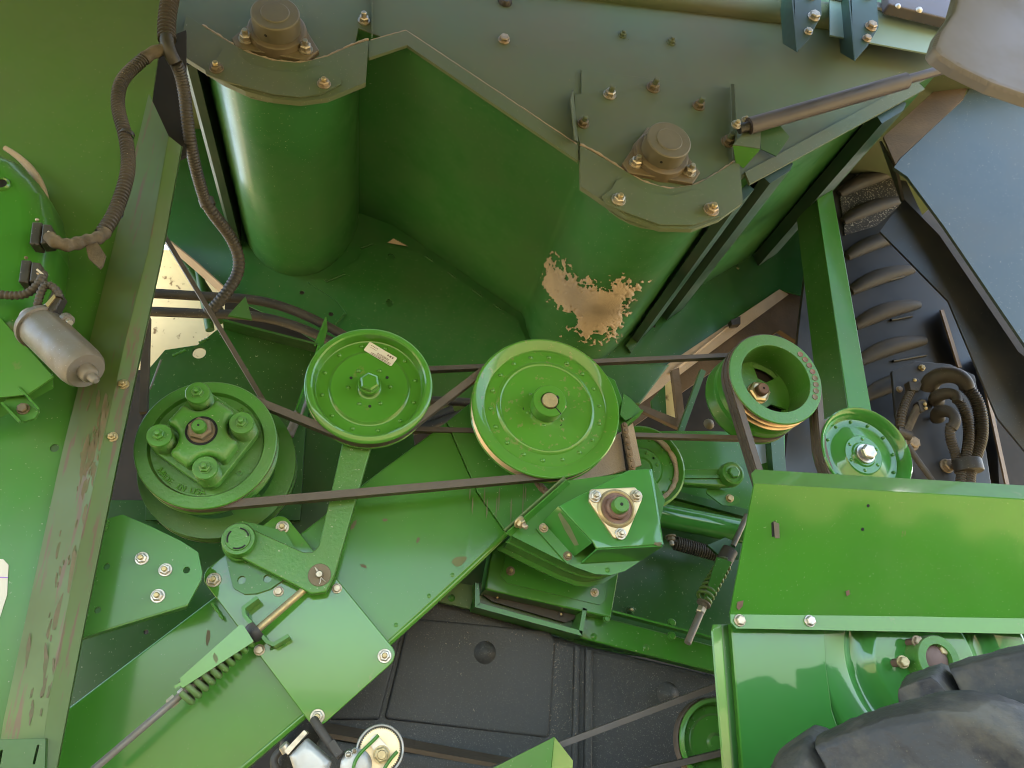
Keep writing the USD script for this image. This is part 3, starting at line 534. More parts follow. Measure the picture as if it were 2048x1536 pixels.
part(T, 'branch_conduit', corrugated([(292, 114, 1.48), (262, 140, 1.48), (240, 172, 1.47), (236, 210, 1.47), (248, 262, 1.46), (256, 310, 1.46), (252, 360, 1.45), (238, 405, 1.45), (216, 450, 1.44), (203, 468, 1.44)], 13.5, .0062), 'conduit', 40)
part(T, 'tape_wrap', tube(spline([at(*p) for p in ((210, 462, 1.44), (190, 478, 1.43), (160, 485, 1.42), (135, 490, 1.41), (112, 484, 1.40), (100, 474, 1.40))], 30), .013 + .0015 * np.sin(np.arange(30) * 1.3), 12), 'tape', 40)
part(T, 'tape_tail', sheet_mesh([at(172, 494, 1.425), at(196, 486, 1.425), (at(212, 512, 1.425)), at(206, 532, 1.425), at(200, 538, 1.425), at(178, 518, 1.425)], .006), 'tape')
for q in ((252, 268), (228, 428)): part(T, 'cable_tie', lathe(at(q[0] + 3, q[1], 1.455), [(.0150, -.004), (.0155, -.003), (.0155, .003), (.0150, .004)], (.12 if q[1] < 300 else -.35, 0, 1), 22), 'plastic_black')
part(T, 'drop_conduit', corrugated([(350, 122, 1.50), (366, 170, 1.56), (376, 250, 1.63), (390, 330, 1.72), (410, 400, 1.82)], 13, .006, .05), 'plastic_black', 40)
part(T, 'clamp_band', lathe(at(414, 404, 1.83), [(.019, -.012), (.021, -.010), (.021, .010), (.019, .012)], (.4, .5, -.8), 20), 'plastic_black', 40)
part(T, 'drop_conduit', corrugated([(412, 404, 1.83), (440, 445, 1.90), (468, 488, 1.98), (478, 530, 2.02), (460, 575, 2.04), (436, 606, 2.06), (412, 628, 2.08)], 12, .008, .05), 'plastic_black', 40)
# hoses behind
for ys_, lab in (((586, 588, 594, 602, 640, 690), 'upper of two dark hoses running below the left trough'), ((622, 624, 628, 634, 668, 715), 'lower of two dark hoses running below the left trough')):
    T = thing('hydraulic_hose', lab, 'hose', at(450, ys_[2], 2.2), 'hoses below the left trough')
    part(T, 'hose', tube(spline([at(x, y, 2.2) for x, y in zip((240, 330, 430, 520, 630, 720), ys_)], 40), .0155, 14), 'plastic_black', 50)

# ---------------------------------------------------------------- behind the pulleys on the left
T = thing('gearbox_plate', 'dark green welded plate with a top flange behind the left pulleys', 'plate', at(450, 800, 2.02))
plate(T, 'face', [(300, 735), (330, 700), (395, 690), (440, 655), (655, 700), (612, 840), (600, 1040), (290, 1040), (292, 800)], 2.02, .01, 'paint_shade', holes=[(398, 705, 14)])
sheet(T, 'top_flange', [(446, 640, 1.95), (636, 688, 1.95), (640, 706, 2.02), (448, 656, 2.02)], .006, 'paint_shade')
sheet(T, 'gusset', [(456, 632, 1.96), (491, 594, 2.03), (504, 640, 1.97)], .005, 'paint')
sheet(T, 'gusset', [(630, 692, 1.95), (650, 634, 1.98), (656, 660, 2.02), (640, 700, 2.02)], .005, 'paint')
sheet(T, 'end_flange', [(655, 700, 2.02), (612, 840, 2.02), (590, 820, 1.93), (640, 690, 1.93)], .006, 'paint')
for a, b in (((345, 712), (372, 700)), ((398, 686), (418, 676)), ((500, 660), (560, 676))):
    part(T, 'weld_bead', tube(np.linspace(at(*a, 2.005), at(*b, 2.005), 12), .004 + .0015 * np.sin(np.arange(12) * 2.), 7), 'paint', 60)
rod(T, 'stay_wire', [(322, 720, 1.98), (300, 778, 1.98)], 2., 'motor_grey'); rod(T, 'steel_bar', [(632, 742, 1.97), (578, 872, 1.97)], 9, 'motor_grey')
T = thing('bright_gap_sheet', 'pale cream translucent sheet added for the sunlit brightness in the gap below the harness', 'tank', at(350, 620, 2.92))  # invented sheet standing for the sunlit patch seen through the gap
V = [at(x, y, 2.94 + .03 * ((x - 340) / 90) ** 2) for y in (500, 560, 620, 690, 740) for x in (250, 300, 350, 400, 450)]
F = [(i * 5 + j, i * 5 + j + 1, i * 5 + j + 6) for i in range(4) for j in range(4)] + [(i * 5 + j, i * 5 + j + 6, i * 5 + j + 5) for i in range(4) for j in range(4)]
part(T, 'gap_sheet', trimesh.Trimesh(np.array(V), np.array(F), process=False), 'cream_translucent', 60)
rod(T, 'frame_bar', [(335, 470, 2.86), (445, 640, 2.86)], 14, 'paint_shade'); rod(T, 'frame_bar', [(390, 500, 2.84), (420, 660, 2.84)], 9, 'paint_shade')  # bars added to narrow the bright gap, dark like its shadow bars
T = thing('wall_edge_channel', 'dusty brown sloping channel edge below the left trough', 'channel', at(400, 560, YF - .02))
sheet(T, 'channel', [(328, 484, YF - .02), (336, 484, YF - .06), (398, 522, YF - .06), (460, 585, YF - .06), (450, 596, YF - .02), (392, 538, YF - .02)], .006, 'mud')
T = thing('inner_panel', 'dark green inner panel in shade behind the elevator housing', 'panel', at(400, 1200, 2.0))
plate(T, 'panel', [(100, 1000), (560, 1000), (560, 800), (820, 800), (860, 1200), (700, 1460), (100, 1460)], 2.04, .01, 'paint_shade', holes=[(292, 1264, 5)])
T = thing('gusset_plate', 'green gusset plate with three bolts welded to the corner post', 'plate', at(290, 1150, 1.6))
plate(T, 'plate', [(196, 1042), (245, 1029), (300, 1052), (362, 1082), (396, 1104), (404, 1144), (402, 1160), (376, 1208), (158, 1274), (165, 1200)], 1.60, .008, 'paint', rd=4, holes=[(213, 1133, 7), (373, 1140, 7), (195, 1220, 7)])
sheet(T, 'bottom_flange', [(376, 1209, 1.601), (158, 1275, 1.601), (160, 1280, 1.65), (372, 1216, 1.65)], .004, 'paint')
for b in ((284, 1117), (331, 1140), (316, 1192)): bolt(T, *b, 1.60, 14.5, 'nut', 'zinc_bright')
for a, b in (((216, 1040), (209, 1062)), ((190, 1150), (182, 1172)), ((174, 1228), (163, 1262))):
    part(T, 'weld_bead', tube(np.linspace(at(*a, 1.596), at(*b, 1.596), 12), .0035 + .0013 * np.sin(np.arange(12) * 2.), 7), 'paint', 60)

# ---------------------------------------------------------------- pulleys and belts
def ctr(px, py, Y, rpx): return at(px, py, Y), rpx * scl(px, py, Y)
def idler(name, label, px, py, Y, rpx, face, m='paint_clean', back=.036, cat='pulley', group='flat idler pulleys'):
    c, R = ctr(px, py, Y, rpx); T = thing(name, label, cat, c, group)
    g = [(R * .97, back * .22), (R * .91, back * .35), (R * .91, back * .7), (R, back * .94), (R, back), (R * .9, back), (0, back)]
    part(T, 'rim', lathe(c, [(r * R, y) for r, y in face] + g, seg=96), m, 35)
    part(T, 'groove_wear', lathe(c, [(R * .9705, back * .23), (R * .911, back * .36), (R * .911, back * .69), (R * .985, back * .90)], seg=96), 'worn_steel', 40)
    return T, c, R
# left double pulley with spring clutch
cA, RA = ctr(413, 886, 1.60, 143)
T = thing('clutch_pulley', 'green cast slip-clutch pulley with four spring posts and raised lettering', 'pulley', cA)
part(T, 'disc', lathe(cA, [(0, .012), (.79 * RA, .012), (.81 * RA, .002), (.82 * RA, 0), (.985 * RA, 0), (RA, .002), (RA, .008), (.9 * RA, .020), (.9 * RA, .030), (RA, .042), (RA, .05), (.5 * RA, .05), (.5 * RA, .13), (0, .13)], seg=96), 'paint_cast', 30)
part(T, 'groove_wear', lathe(cA, [(RA * 1.0015, .004), (RA * 1.001, .009), (.95 * RA, .0145)], seg=96), 'worn_steel', 40)
tw = [(395, 785), (483, 845), (410, 935), (318, 870)]; YT = 1.53
tc = [xz(*p, YT) for p in tw]; tr = 26 * scl(400, 860, YT); mid = np.mean(tc, 0)
base = sg.MultiPoint([tuple(p) for p in tc]).convex_hull.buffer(tr * 1.05)
part(T, 'base_plate', prism(base, 1.578, .02, .003), 'paint_cast', 30)
sq = sg.Polygon([mid + (np.array(tc[i]) + tc[(i + 1) % 4] - 2 * mid) / 2 * 1.28 + k * (np.array(tc[(i + 1) % 4]) - tc[i]) * .17 for i in range(4) for k in (-1, 1)])
for p in tc: sq = sq.difference(sg.Point(p).buffer(tr * 1.28, 16))
sq = sq.buffer(-.006).buffer(.012).buffer(-.006)
sq0 = sq; nut_c = np.array([*xz(402, 860, 1.54)]); 
casting = prism(sq0, 1.545, .034, .012)
part(T, 'clutch_casting', casting, 'paint_cast', 50)
n3 = np.array([nut_c[0], 1.545, nut_c[1]]); s = scl(402, 860, 1.54)
part(T, 'bore_ring', lathe(n3, [(33 * s, .0012), (31 * s, .0012), (31 * s, -.001)], (0, -1, 0), 40), 'void')
part(T, 'bore', lathe(n3, [(0, .0008), (31.5 * s, .0008), (31.5 * s, 0)], (0, -1, 0), 40), 'void')
k = part(T, 'shaft_nut', cat_([lathe(n3, [(0, .004), (26 * s, .004), (28 * s, .001), (28 * s, 0)], (0, -1, 0), 30), hexa(n3 + [0, -.004, 0], 25 * s, .016, (0, -1, 0), .3)]), 'cast_iron', 25)
part(k, 'shaft_end', lathe(n3, [(0, .034), (12 * s, .034), (15 * s, .030), (15 * s, .018)], (0, -1, 0), 24), 'paint_cast', 40)
part(k, 'centre_hole', lathe(n3, [(0, .0346), (2.5 * s, .0346), (2.5 * s, .034)], (0, -1, 0), 10), 'void')
for p in tc:
    c3 = np.array([p[0], YT, p[1]]); prof_ = [(0, 0), (tr * .93, 0), (tr, .003)]
    for q in range(7): prof_ += [(tr, .006 + q * .007), (tr * .85, .0085 + q * .007), (tr * .85, .0105 + q * .007)]
    k = part(T, 'spring_post', lathe(c3, prof_ + [(tr, .062)], seg=36), 'paint_cast', 35)
    part(k, 'post_nut', cat_([lathe(c3, [(0, .002), (tr * .52, .002), (tr * .52, 0)], (0, -1, 0), 20), hexa(c3, tr * .46, .009, (0, -1, 0)), lathe(c3, [(0, .019), (tr * .2, .018), (tr * .25, .014), (tr * .25, .008)], (0, -1, 0), 14)]), 'paint_cast', 25)
lettering(T, 'MADE IN USA', cA + [0, .0125, 0], RA * .722, math.radians(218), math.radians(5.6), .0118, 'paint_clean', .0034, inward=True)
lettering(T, '008800', cA + [0, .0125, 0], RA * .71, math.radians(56), math.radians(-7.4), .012, 'paint_clean', .0032, inward=False)
lettering(T, 'D', cA + [0, .0125, 0], RA * .66, math.radians(322), 0, .012, 'paint_cast', .0032, inward=True)
cB, RB = ctr(436, 928, 1.735, 158)
T = thing('rear_pulley', 'larger green spoked pulley behind the clutch pulley', 'pulley', cB)
ringp = sg.Point(cB[0], cB[2]).buffer(RB, 48).difference(sg.Point(cB[0], cB[2]).buffer(RB * .74, 48)); sp = []
for a in (100, 220, 340): sp.append(affinity.rotate(sg.box(cB[0] - RB * .2, cB[2], cB[0] + RB * .2, cB[2] + RB * .8), a, origin=(cB[0], cB[2])))
from shapely import union_all
web = union_all([ringp, sg.Point(cB[0], cB[2]).buffer(RB * .35, 24)] + sp).difference(sg.Point(xz(462, 1012, 1.735)).buffer(.011))
part(T, 'web', prism(web, cB[1], .012), 'paint_cast', 30)
part(T, 'rim', lathe(cB, [(RB * .78, .011), (RB * .995, .0005), (RB, .004), (RB * .9, .018), (RB * .9, .026), (RB, .042), (RB, .046), (RB * .74, .046), (RB * .74, .012)], seg=96), 'paint_cast', 30)
part(T, 'groove_wear', lathe(cB, [(RB * 1.001, .0415), (RB * 1.002, .045), (RB * 1.001, .047)], seg=96), 'zinc_bright', 40)
# second pulley: flat idler with label
face2 = [(0, .012), (.15, .012), (.17, .016), (.22, .019), (.60, .016), (.63, .0195), (.66, .021), (.80, .021), (.83, .019), (.855, .006), (.875, -.002), (.90, -.0045), (.96, -.003), (.99, .0), (1, .003)]
T, c2, R2 = idler('idler_pulley', 'bright green idler pulley with a white bar-code label', 739, 768, 1.605, 128.5, face2)
rivets(T, c2 + [0, .021, 0], R2 * .745, 12, R2 * .036, 'paint_clean', .25); rivets(T, c2 + [0, .018, 0], R2 * .33, 6, R2 * .036, 'paint_clean', .1); holes(T, c2 + [0, .0178, 0], R2 * .33, 3, R2 * .025, .62)
b = part(T, 'hub_bolt', cat_([lathe(c2, [(0, .003), (R2 * .17, .003), (R2 * .18, 0), (R2 * .18, -.009)], (0, -1, 0), 30), hexa(c2 + [0, -.003, 0], R2 * .155, .014, (0, -1, 0), .2)]), 'paint_clean', 25)
lc = at(761, 707, 1.605 + .0122); lc[1] = 1.605 + .0148; la = math.radians(-29); sl = scl(764, 708, 1.61)
def on_label(g): return affinity.translate(affinity.rotate(affinity.scale(g, sl, sl, origin=(0, 0)), math.degrees(la), origin=(0, 0)), lc[0], lc[2])
lb = part(T, 'label', prism(on_label(sg.box(-33, -11.5, 33, 11.5).buffer(-3).buffer(3)), lc[1], .0006), 'label_white')
bars, x = [], -24.
while x < 22: w_ = random.choice((.7, .7, 1.3)); bars.append(sg.box(x + 7, -11, x + 7 + w_, -6)); x += w_ + random.choice((.7, 1.1, 1.6))
part(lb, 'bar_code', prism(on_label(union_all([b for b in bars if b.bounds[2] < 29])), lc[1] - .0003, .0003), 'label_ink')
t = meshkit.text_mesh('AH85276', 4.4 * sl, .0003, bold=True); v = t.vertices - [(t.bounds[1][0]) / 2, 2.2 * sl, 0]; rot = la + math.pi
ox, oz = on_label(sg.Point(8, -2.6)).coords[0]
part(lb, 'print', trimesh.Trimesh(np.stack([ox + v[:, 0] * math.cos(rot) - v[:, 1] * math.sin(rot), lc[1] - v[:, 2], oz + v[:, 0] * math.sin(rot) + v[:, 1] * math.cos(rot)], 1), t.faces, process=False), 'label_ink', False)
part(lb, 'small_print', prism(on_label(union_all([sg.box(-26 + i * 3.4, 5.2, -24 + i * 3.4, 7.2) for i in range(5)] + [sg.box(-25 + i * 3, 1.2, -23 + i * 3, 2.4) for i in range(5)] + [sg.box(13, 4, 16, 8), sg.box(18, 4, 22, 8), sg.box(24, 4, 27, 8)])), lc[1] - .0003, .0003), 'label_ink')
# third pulley: flat driven pulley
face3 = [(0, .007), (.30, .007), (.33, .010), (.60, .009), (.625, .006), (.645, .0065), (.67, .0105), (.80, .0125), (.825, .012), (.845, .008), (.965, .000), (.985, .0005), (1, .004)]
T, c3, R3 = idler('driven_pulley', 'largest bright green flat pulley with a split hub and brass shaft end', 1094, 811, 1.60, 147, face3, 'paint_pulley', back=.04, group=None)
rivets(T, c3 + [0, .0118, 0], R3 * .745, 18, R3 * .030, 'paint_clean', .1); holes(T, c3 + [0, .0085, 0], R3 * .30, 3, R3 * .022, 1.2); rivets(T, c3 + [0, .0085, 0], R3 * .27, 6, R3 * .026, 'paint_clean', .4)
k = part(T, 'split_hub', lathe(c3, [(.12 * R3, .030), (.215 * R3, .030), (.225 * R3, .027), (.225 * R3, -.005)], (0, -1, 0), 48), 'paint_clean', 30)
part(k, 'shaft_end', lathe(c3, [(0, .034), (.10 * R3, .034), (.108 * R3, .031), (.108 * R3, .028)], (0, -1, 0), 32), 'brass', 30)
part(k, 'hub_slit', prism(affinity.rotate(sg.box(c3[0] + .11 * R3, c3[2] - .0012, c3[0] + .224 * R3, c3[2] + .0012), -50, origin=(c3[0], c3[2])), c3[1] - .0304, .003), 'void')
part(k, 'hub_key', prism(affinity.rotate(sg.box(c3[0] + .09 * R3, c3[2] - .004, c3[0] + .135 * R3, c3[2] + .004), 28, origin=(c3[0], c3[2])), c3[1] - .0306, .003), 'void')
rod(k, 'clamp_bolt', [(1118, 822, 1.575), (1130, 812, 1.575)], 4, 'copper_bolt')
# chaff stuck between belt and pulley
YB = 1.612
cl = lambda c: (c[0], c[2])
belt('v_belt', 'long dusty front drive belt round the clutch, labelled and largest pulleys', wrap([(cl(cA), RA * .93, 1), (cl(c3), R3 * .93, 1), (cl(c2), R2 * .935, -1)]), YB, .022, .017)
# right double pulley
YC = 1.60; cC, RC = ctr(1552, 756, YC, 90)
T = thing('variator_pulley', 'deep green double pulley with open bore and drilled front rim', 'pulley', cC)
part(T, 'front_ring', lathe(cC, [(.735 * RC, .004), (.745 * RC, 0), (.985 * RC, 0), (RC, .003)], seg=96), 'paint_cast', 30)
part(T, 'bore_wall', lathe(cC, [(.735 * RC, .004), (.725 * RC, .105), (.62 * RC, .107)], seg=96), 'paint_cast', 30)
for y in (.004, .024): part(T, 'groove', lathe(cC, [(RC, y - .001), (RC, y + .003), (RC * .88, y + .010), (RC * .88, y + .013), (RC, y + .019), (RC, y + .021)], seg=96), 'worn_steel', 30)
part(T, 'drum', lathe(cC, [(RC, .045), (RC * .90, .047), (RC * .90, .075), (RC * .97, .082), (RC * .98, .098), (RC * 1.0, .10), (RC * .88, .115), (RC * .88, .122), (RC * 1.02, .138), (RC * 1.02, .144), (0, .144)], seg=96), 'paint', 30)
pw = sg.Point(cl(cC)).buffer(RC * .735, 32); ws = None
for a in (65, 185, 305):
    wdg = sg.Polygon([(cC[0] + r_ * RC * math.cos(math.radians(a + t)), cC[2] + r_ * RC * math.sin(math.radians(a + t))) for r_, t in ((.36, -16), (.70, -27), (.735, -12), (.735, 12), (.70, 27), (.36, 16))]).buffer(-.003).buffer(.003)
    pw = pw.difference(wdg)
part(T, 'web', prism(pw, YC + .10, .008), 'paint_cast', 30)
part(T, 'web_backing', lathe(cC + [0, .13, 0], [(0, 0), (RC * .73, 0)], seg=40), 'gap_shade')
h3 = cC + [0, .10, 0]
k = part(T, 'hub_nut', cat_([lathe(h3, [(0, .003), (.24 * RC, .003), (.24 * RC, 0)], (0, -1, 0), 30), hexa(h3 + [0, -.003, 0], .235 * RC, .014, (0, -1, 0), .5)]), 'yellow_zinc', 25)
part(k, 'shaft_end', lathe(h3, [(0, .036), (.11 * RC, .036), (.13 * RC, .033), (.13 * RC, .016)], (0, -1, 0), 28), 'rust_shaft', 40)
part(k, 'centre_hole', lathe(h3, [(0, .0366), (.025 * RC, .0366), (.025 * RC, .036)], (0, -1, 0), 10), 'void')
for i in range(8):
    a = math.radians(43 - i * 9.6); p = cC + np.array([.87 * RC * math.cos(a), -.0003, .87 * RC * math.sin(a)])
    part(T, 'balance_hole', lathe(p, [(0, -.0001), (.045 * RC, .0002), (.058 * RC, .0012), (.062 * RC, 0)], (0, -1, 0), 16), 'rust_shaft' if i < 4 else 'cast_iron', 60)
# bright deep idler at the right
faceE = [(0, .02), (.14, .02), (.16, .012), (.24, .012), (.27, .016), (.40, .016), (.43, .020), (.62, .026), (.70, .030), (.80, .028), (.86, .012), (.93, .002), (.975, -.001), (1, .002)]
T, cE, RE = idler('deep_idler_pulley', 'glossy green dished idler pulley above the right belt shield', 1735, 905, 1.60, 88, faceE, 'paint_gloss', .045)
rivets(T, cE + [0, .027, 0], RE * .75, 12, RE * .035, 'paint_gloss', .1); rivets(T, cE + [0, .016, 0], RE * .34, 6, RE * .04, 'paint_gloss', .4)
part(T, 'hub_bolt', cat_([lathe(cE, [(0, -.006), (.2 * RE, -.006), (.2 * RE, -.02)], (0, -1, 0), 26), hexa(cE, .16 * RE, .012, (0, -1, 0), .3)]), 'zinc_bright', 25)
pE = xz(1735, 905, 1.63)
lowc = xz(1850, 1330, 1.63)
beltD = wrap([(xz(1552, 756, 1.60), RC * .95, -1), (cl(cE), RE * .94, 1), (xz(1700, 1250, 1.60), .10, -1)])
belt('v_belt', 'dark ribbed double belt hanging from the drilled pulley behind the shield', beltD, YC + .004, .042, .016, ribs=2)
cF, RF = ctr(1290, 931, 1.80, 80)
faceF = [(0, .012), (.20, .012), (.24, .008), (.45, .008), (.50, .014), (.68, .018), (.80, .018), (.86, .012), (.90, 0), (.95, -.004), (1, .001)]
T, cF, RF = idler('rear_idler_pulley', 'mud-edged green idler pulley half hidden behind the bearing bracket', 1288, 932, 1.80, 82, faceF, 'paint', .036)
rivets(T, cF + [0, .018, 0], RF * .74, 12, RF * .045, 'paint', .2); rivets(T, cF + [0, .008, 0], RF * .36, 6, RF * .045, 'paint', .2); holes(T, cF + [0, .0085, 0], RF * .36, 3, RF * .03, .7)
t = np.linspace(-1.1, 1.25, 90)
part(T, 'mud_ring', tube(np.stack([cF[0] + RF * .83 * np.cos(t), np.full(90, cF[1] + .012), cF[2] + RF * .83 * np.sin(t)], 1), .0055 + .0035 * meshkit.noise(np.stack([t * 9, t * 0, t * 0], 1), 4), 9), 'mud', 60, label='ring of tan mud packed inside the rim')
cH = xz(752, 800, 1.72)
beltC = wrap([(cl(cC + [0, .12, 0]), RC * .97, 1), (cH, .075, 1)])
belt('v_belt', 'rear drive belt running level behind the two largest front pulleys', beltC, 1.712, .019, .012)
# belt from upper left down to the rear pulley
beltB = wrap([(cl(cB), RB * .93, 1), (xz(305, 470, 1.75), .025, 1)])
belt('v_belt', 'dark belt rising from the rear spoked pulley to behind the corner post', beltB, 1.747, .019, .011)
T = thing('lower_left_strand', 'straight dark inner belt strand beside the corner post', 'drive belt', at(292, 740, 1.74), 'drive belts')
part(T, 'belt_body', prism(sg.LineString([xz(296, 640, 1.74), xz(290, 830, 1.74)]).buffer(.0085, cap_style=2), 1.72, .018), 'rubber_belt')

# ---------------------------------------------------------------- elevator housing, cover plate, idler arm, spring
T = thing('elevator_housing', 'long diagonal green elevator housing crossing the lower left', 'housing', at(600, 1250, 1.72))
plate(T, 'front_cover', [(60, 1475), (137, 1415), (420, 1200), (610, 1060), (733, 962), (893, 843), (955, 985), (1013, 1067), (900, 1172), (783, 1280), (490, 1531), (360, 1660), (60, 1660)], 1.72, .20, 'paint_scuffed', bev=.005, smooth=60)
rod(T, 'rolled_edge', [(360, 1640, 1.728), (490, 1530, 1.728), (783, 1279, 1.728), (1013, 1066, 1.728)], 9, 'paint_clean', n=20)
plate(T, 'head_cover', [(894, 843), (960, 790), (1100, 690), (1230, 760), (1262, 845), (1262, 880), (1130, 962), (1013, 1066), (956, 985)], 1.716, .17, 'paint', bev=.0015)
plate(T, 'mud_plate', [(1090, 935), (1150, 930), (1244, 862), (1266, 846), (1283, 930), (1215, 950), (1150, 962)], 1.71, .01, 'mud', label='flat corner of the housing caked in tan dust')
sheet(T, 'seam_flange', [(1008, 1060, 1.585), (1128, 954, 1.585), (1134, 961, 1.60), (1014, 1069, 1.60)], .004, 'paint_dusty'); sheet(T, 'seam_flange', [(1012, 1066, 1.58), (1132, 960, 1.58), (1140, 967, 1.60), (1020, 1073, 1.60)], .003, 'paint')
bolt(T, 1038, 1044, 1.575, 13, 'stud', 'brass', n=(.6, -.5, -.6), stud='copper_bolt')
for q in ((858, 1192), (792, 1250), (905, 1150)): part(T, 'spot_weld', lathe(at(q[0], q[1] , 1.7205), [(0, .0015), (.004, .001), (.006, 0)], (0, -1, 0), 12), 'paint', 60)
sheet(T, 'corner_gusset', [(1245, 790, 1.73), (1262, 795, 1.72), (1285, 825, 1.72), (1250, 842, 1.70), (1240, 830, 1.70)], .004, 'paint')
sheet(T, 'edge_flange', [(1250, 848, 1.70), (1287, 820, 1.70), (1276, 832, 1.715), (1256, 852, 1.715)], .004, 'paint')
for x, y, a_, b_, r_ in ((918, 1122, 15, 9, -.3), (707, 1050, 4, 10, .5), (727, 1132, 7, 3, .4), (416, 1275, 4, 16, .1), (770, 1040, 5, 3, 0), (836, 1080, 3, 6, .3)): blob(T, x, y, 1.7198, a_, b_, r_, 'rust_mark' if a_ < 9 else 'dust_mark')
for i in range(9):
    x = 940 + (i * 53) % 130; y = 985 + (i * 29) % 40
    if y < 1040 - (x - 1000) * .9 + 20: blob(T, x, y, 1.7154 - i * 2e-5, 1.3, 14 + (i * 7) % 16, .04, 'dust_mark', 'dust_run')
T = thing('roller_chain', 'dust-caked roller chain half hidden behind the largest pulley', 'chain', at(1250, 900, 1.69))
for a, b, n in (((1248, 852), (1266, 946), 8), ((1066, 952), (1118, 1018), 5)):
    P0, P1 = at(*a, 1.69), at(*b, 1.69)
    for i in range(n):
        p, q = P0 + (P1 - P0) * i / n, P0 + (P1 - P0) * (i + 1) / n
        g = sg.LineString([(p[0], p[2]), (q[0], q[2])]); part(T, 'chain_link', cat_([prism(g.buffer(.0075 + .001 * random.random()), 1.683 + .004 * (i % 2), .009, .003), lathe(np.array([p[0], 1.683, p[2]]), [(0, .004), (.004, .003), (.005, 0)], (0, -1, 0), 10)]), 'chain_dust', 50)
part(T, 'black_strip', tube([at(1246, 868, 1.70), at(1256, 940, 1.70)], .006, 8), 'void')  # plain black tube behind the chain links
T = thing('cover_plate', 'square green bolted cover plate lying across the elevator housing', 'plate', at(600, 1240, 1.70))
plate(T, 'plate', [(398, 1150), (563, 1022), (800, 1312), (632, 1462)], 1.70, .007, 'paint_clean', rd=26, bev=.002)
for b in ((428, 1160), (565, 1055), (769, 1312), (635, 1433)): bolt(T, *b, 1.70, 14.5, 'nut', 'zinc_bright')
for b in ((557, 1183), (674, 1177), (519, 1300)): bolt(T, *b, 1.70, 11, 'hex', 'copper_bolt')
plate(T, 'pivot_plate', [(446, 1092), (466, 1176), (488, 1188), (512, 1187), (540, 1178), (610, 1130), (570, 1062), (480, 1040)], 1.692, .008, 'paint', rd=8, holes=[(483, 1160, 8.5), (535, 1157, 8.5)])
g = sg.LineString([xz(*p, 1.66) for p in ((516, 1196), (488, 1217), (490, 1232), (535, 1284), (548, 1290), (578, 1272))]).buffer(.0035, cap_style=2)
part(T, 'spring_stop', prism(g, 1.648, .052), 'paint', 25)
for a, b in (((516, 1160), (538, 1176)), ((540, 1298), (572, 1286)), ((424, 1206), (446, 1238))): part(T, 'weld_bead', tube(np.linspace(at(*a, 1.699), at(*b, 1.699), 10), .003 + .001 * np.sin(np.arange(10) * 2), 7), 'paint', 60)
T = thing('belt_tensioner', 'bent green tension arm carrying the labelled idler pulley', 'arm', at(480, 1080, 1.66))
plate(T, 'arm', [(452, 1100), (466, 1052), (505, 1058), (606, 1104), (626, 1104), (638, 1090), (686, 880), (742, 770), (780, 770), (741, 900), (669, 1150), (652, 1184), (622, 1188), (590, 1170)], 1.655, .02, 'paint_cast', rd=7, bev=.003)
c = at(480, 1083, 1.66); s = scl(480, 1083, 1.66)
k = part(T, 'pivot_boss', lathe(c, [(0, .030), (24 * s, .030), (25 * s, .026), (32 * s, .026), (34 * s, .022), (34 * s, -.01), (38 * s, -.012)], (0, -1, 0), 40), 'paint_cast', 35)
for a0 in (.3, 2.4, 4.4):
    tt = np.linspace(a0, a0 + 1.2, 10); part(k, 'ring_slot', tube(np.stack([c[0] + 21 * s * np.cos(tt), np.full(10, c[1] - .030), c[2] + 21 * s * np.sin(tt)], 1), .0018, 6), 'void')
c = at(639, 1150, 1.655); s = scl(639, 1150, 1.655)
k = part(T, 'pin_washer', lathe(c, [(0, .0025), (22 * s, .0025), (23 * s, .0015), (23 * s, 0)], (0, -1, 0), 36), 'cast_iron', 30)
part(k, 'pin', lathe(c, [(0, .014), (6 * s, .014), (7.5 * s, .011), (7.5 * s, 0)], (0, -1, 0), 20), 'zinc', 40)
part(k, 'split_pin', cat_([tube(spline([c + np.array([x * s, -.009, z * s]) for x, z in P_], 12), .0012, 6) for P_ in (((-10, 14), (-5, 6), (0, 0), (8, -10), (14, -14)), ((-10, 14), (-3, 7), (2, 0), (4, -12), (2, -20)))]), 'steel', 60)
T = thing('tension_spring', 'coil spring and threaded rod with a tapered green gauge plate', 'spring', at(440, 1330, 1.64))
P0, P1 = at(628, 1160, 1.668), at(192, 1534, 1.615); dr = P1 - P0
rod(T, 'hook_rod', [(636, 1156, 1.672), (512, 1262, 1.655)], 7.5, 'brass')
rod(T, 'threaded_rod', [(512, 1262, 1.655), (186, 1540, 1.612)], 7, 'motor_grey', seg=16)
a, b = at(505, 1272, 1.655), at(366, 1390, 1.638); sc_ = scl(430, 1330, 1.64)
part(T, 'coil', helix(a, b, 13 * sc_, 23 * sc_, 10, .0062, 9, 18), 'paint_dusty', 60)
part(T, 'bush', lathe(at(516, 1258, 1.656), [(0, 0), (20 * sc_, 0), (22 * sc_, .006), (22 * sc_, .014), (18 * sc_, .02), (0, .02)], dr, 24), 'plastic_black', 40)
part(T, 'lock_nut', cat_([hexa(at(352, 1397, 1.638), 12.5 * sc_, .016, dr), hexa(at(370, 1383, 1.639), 11 * sc_, .012, dr)]), 'zinc', 25)
plate(T, 'gauge_plate', [(479, 1250), (486, 1249), (507, 1282), (503, 1286), (365, 1376), (361, 1372), (350, 1378), (348, 1372), (362, 1364), (359, 1357)], 1.612, .004, 'paint_clean')

blob(T, 431, 1316, 1.612, 4, 10, -.2, 'dust_mark')

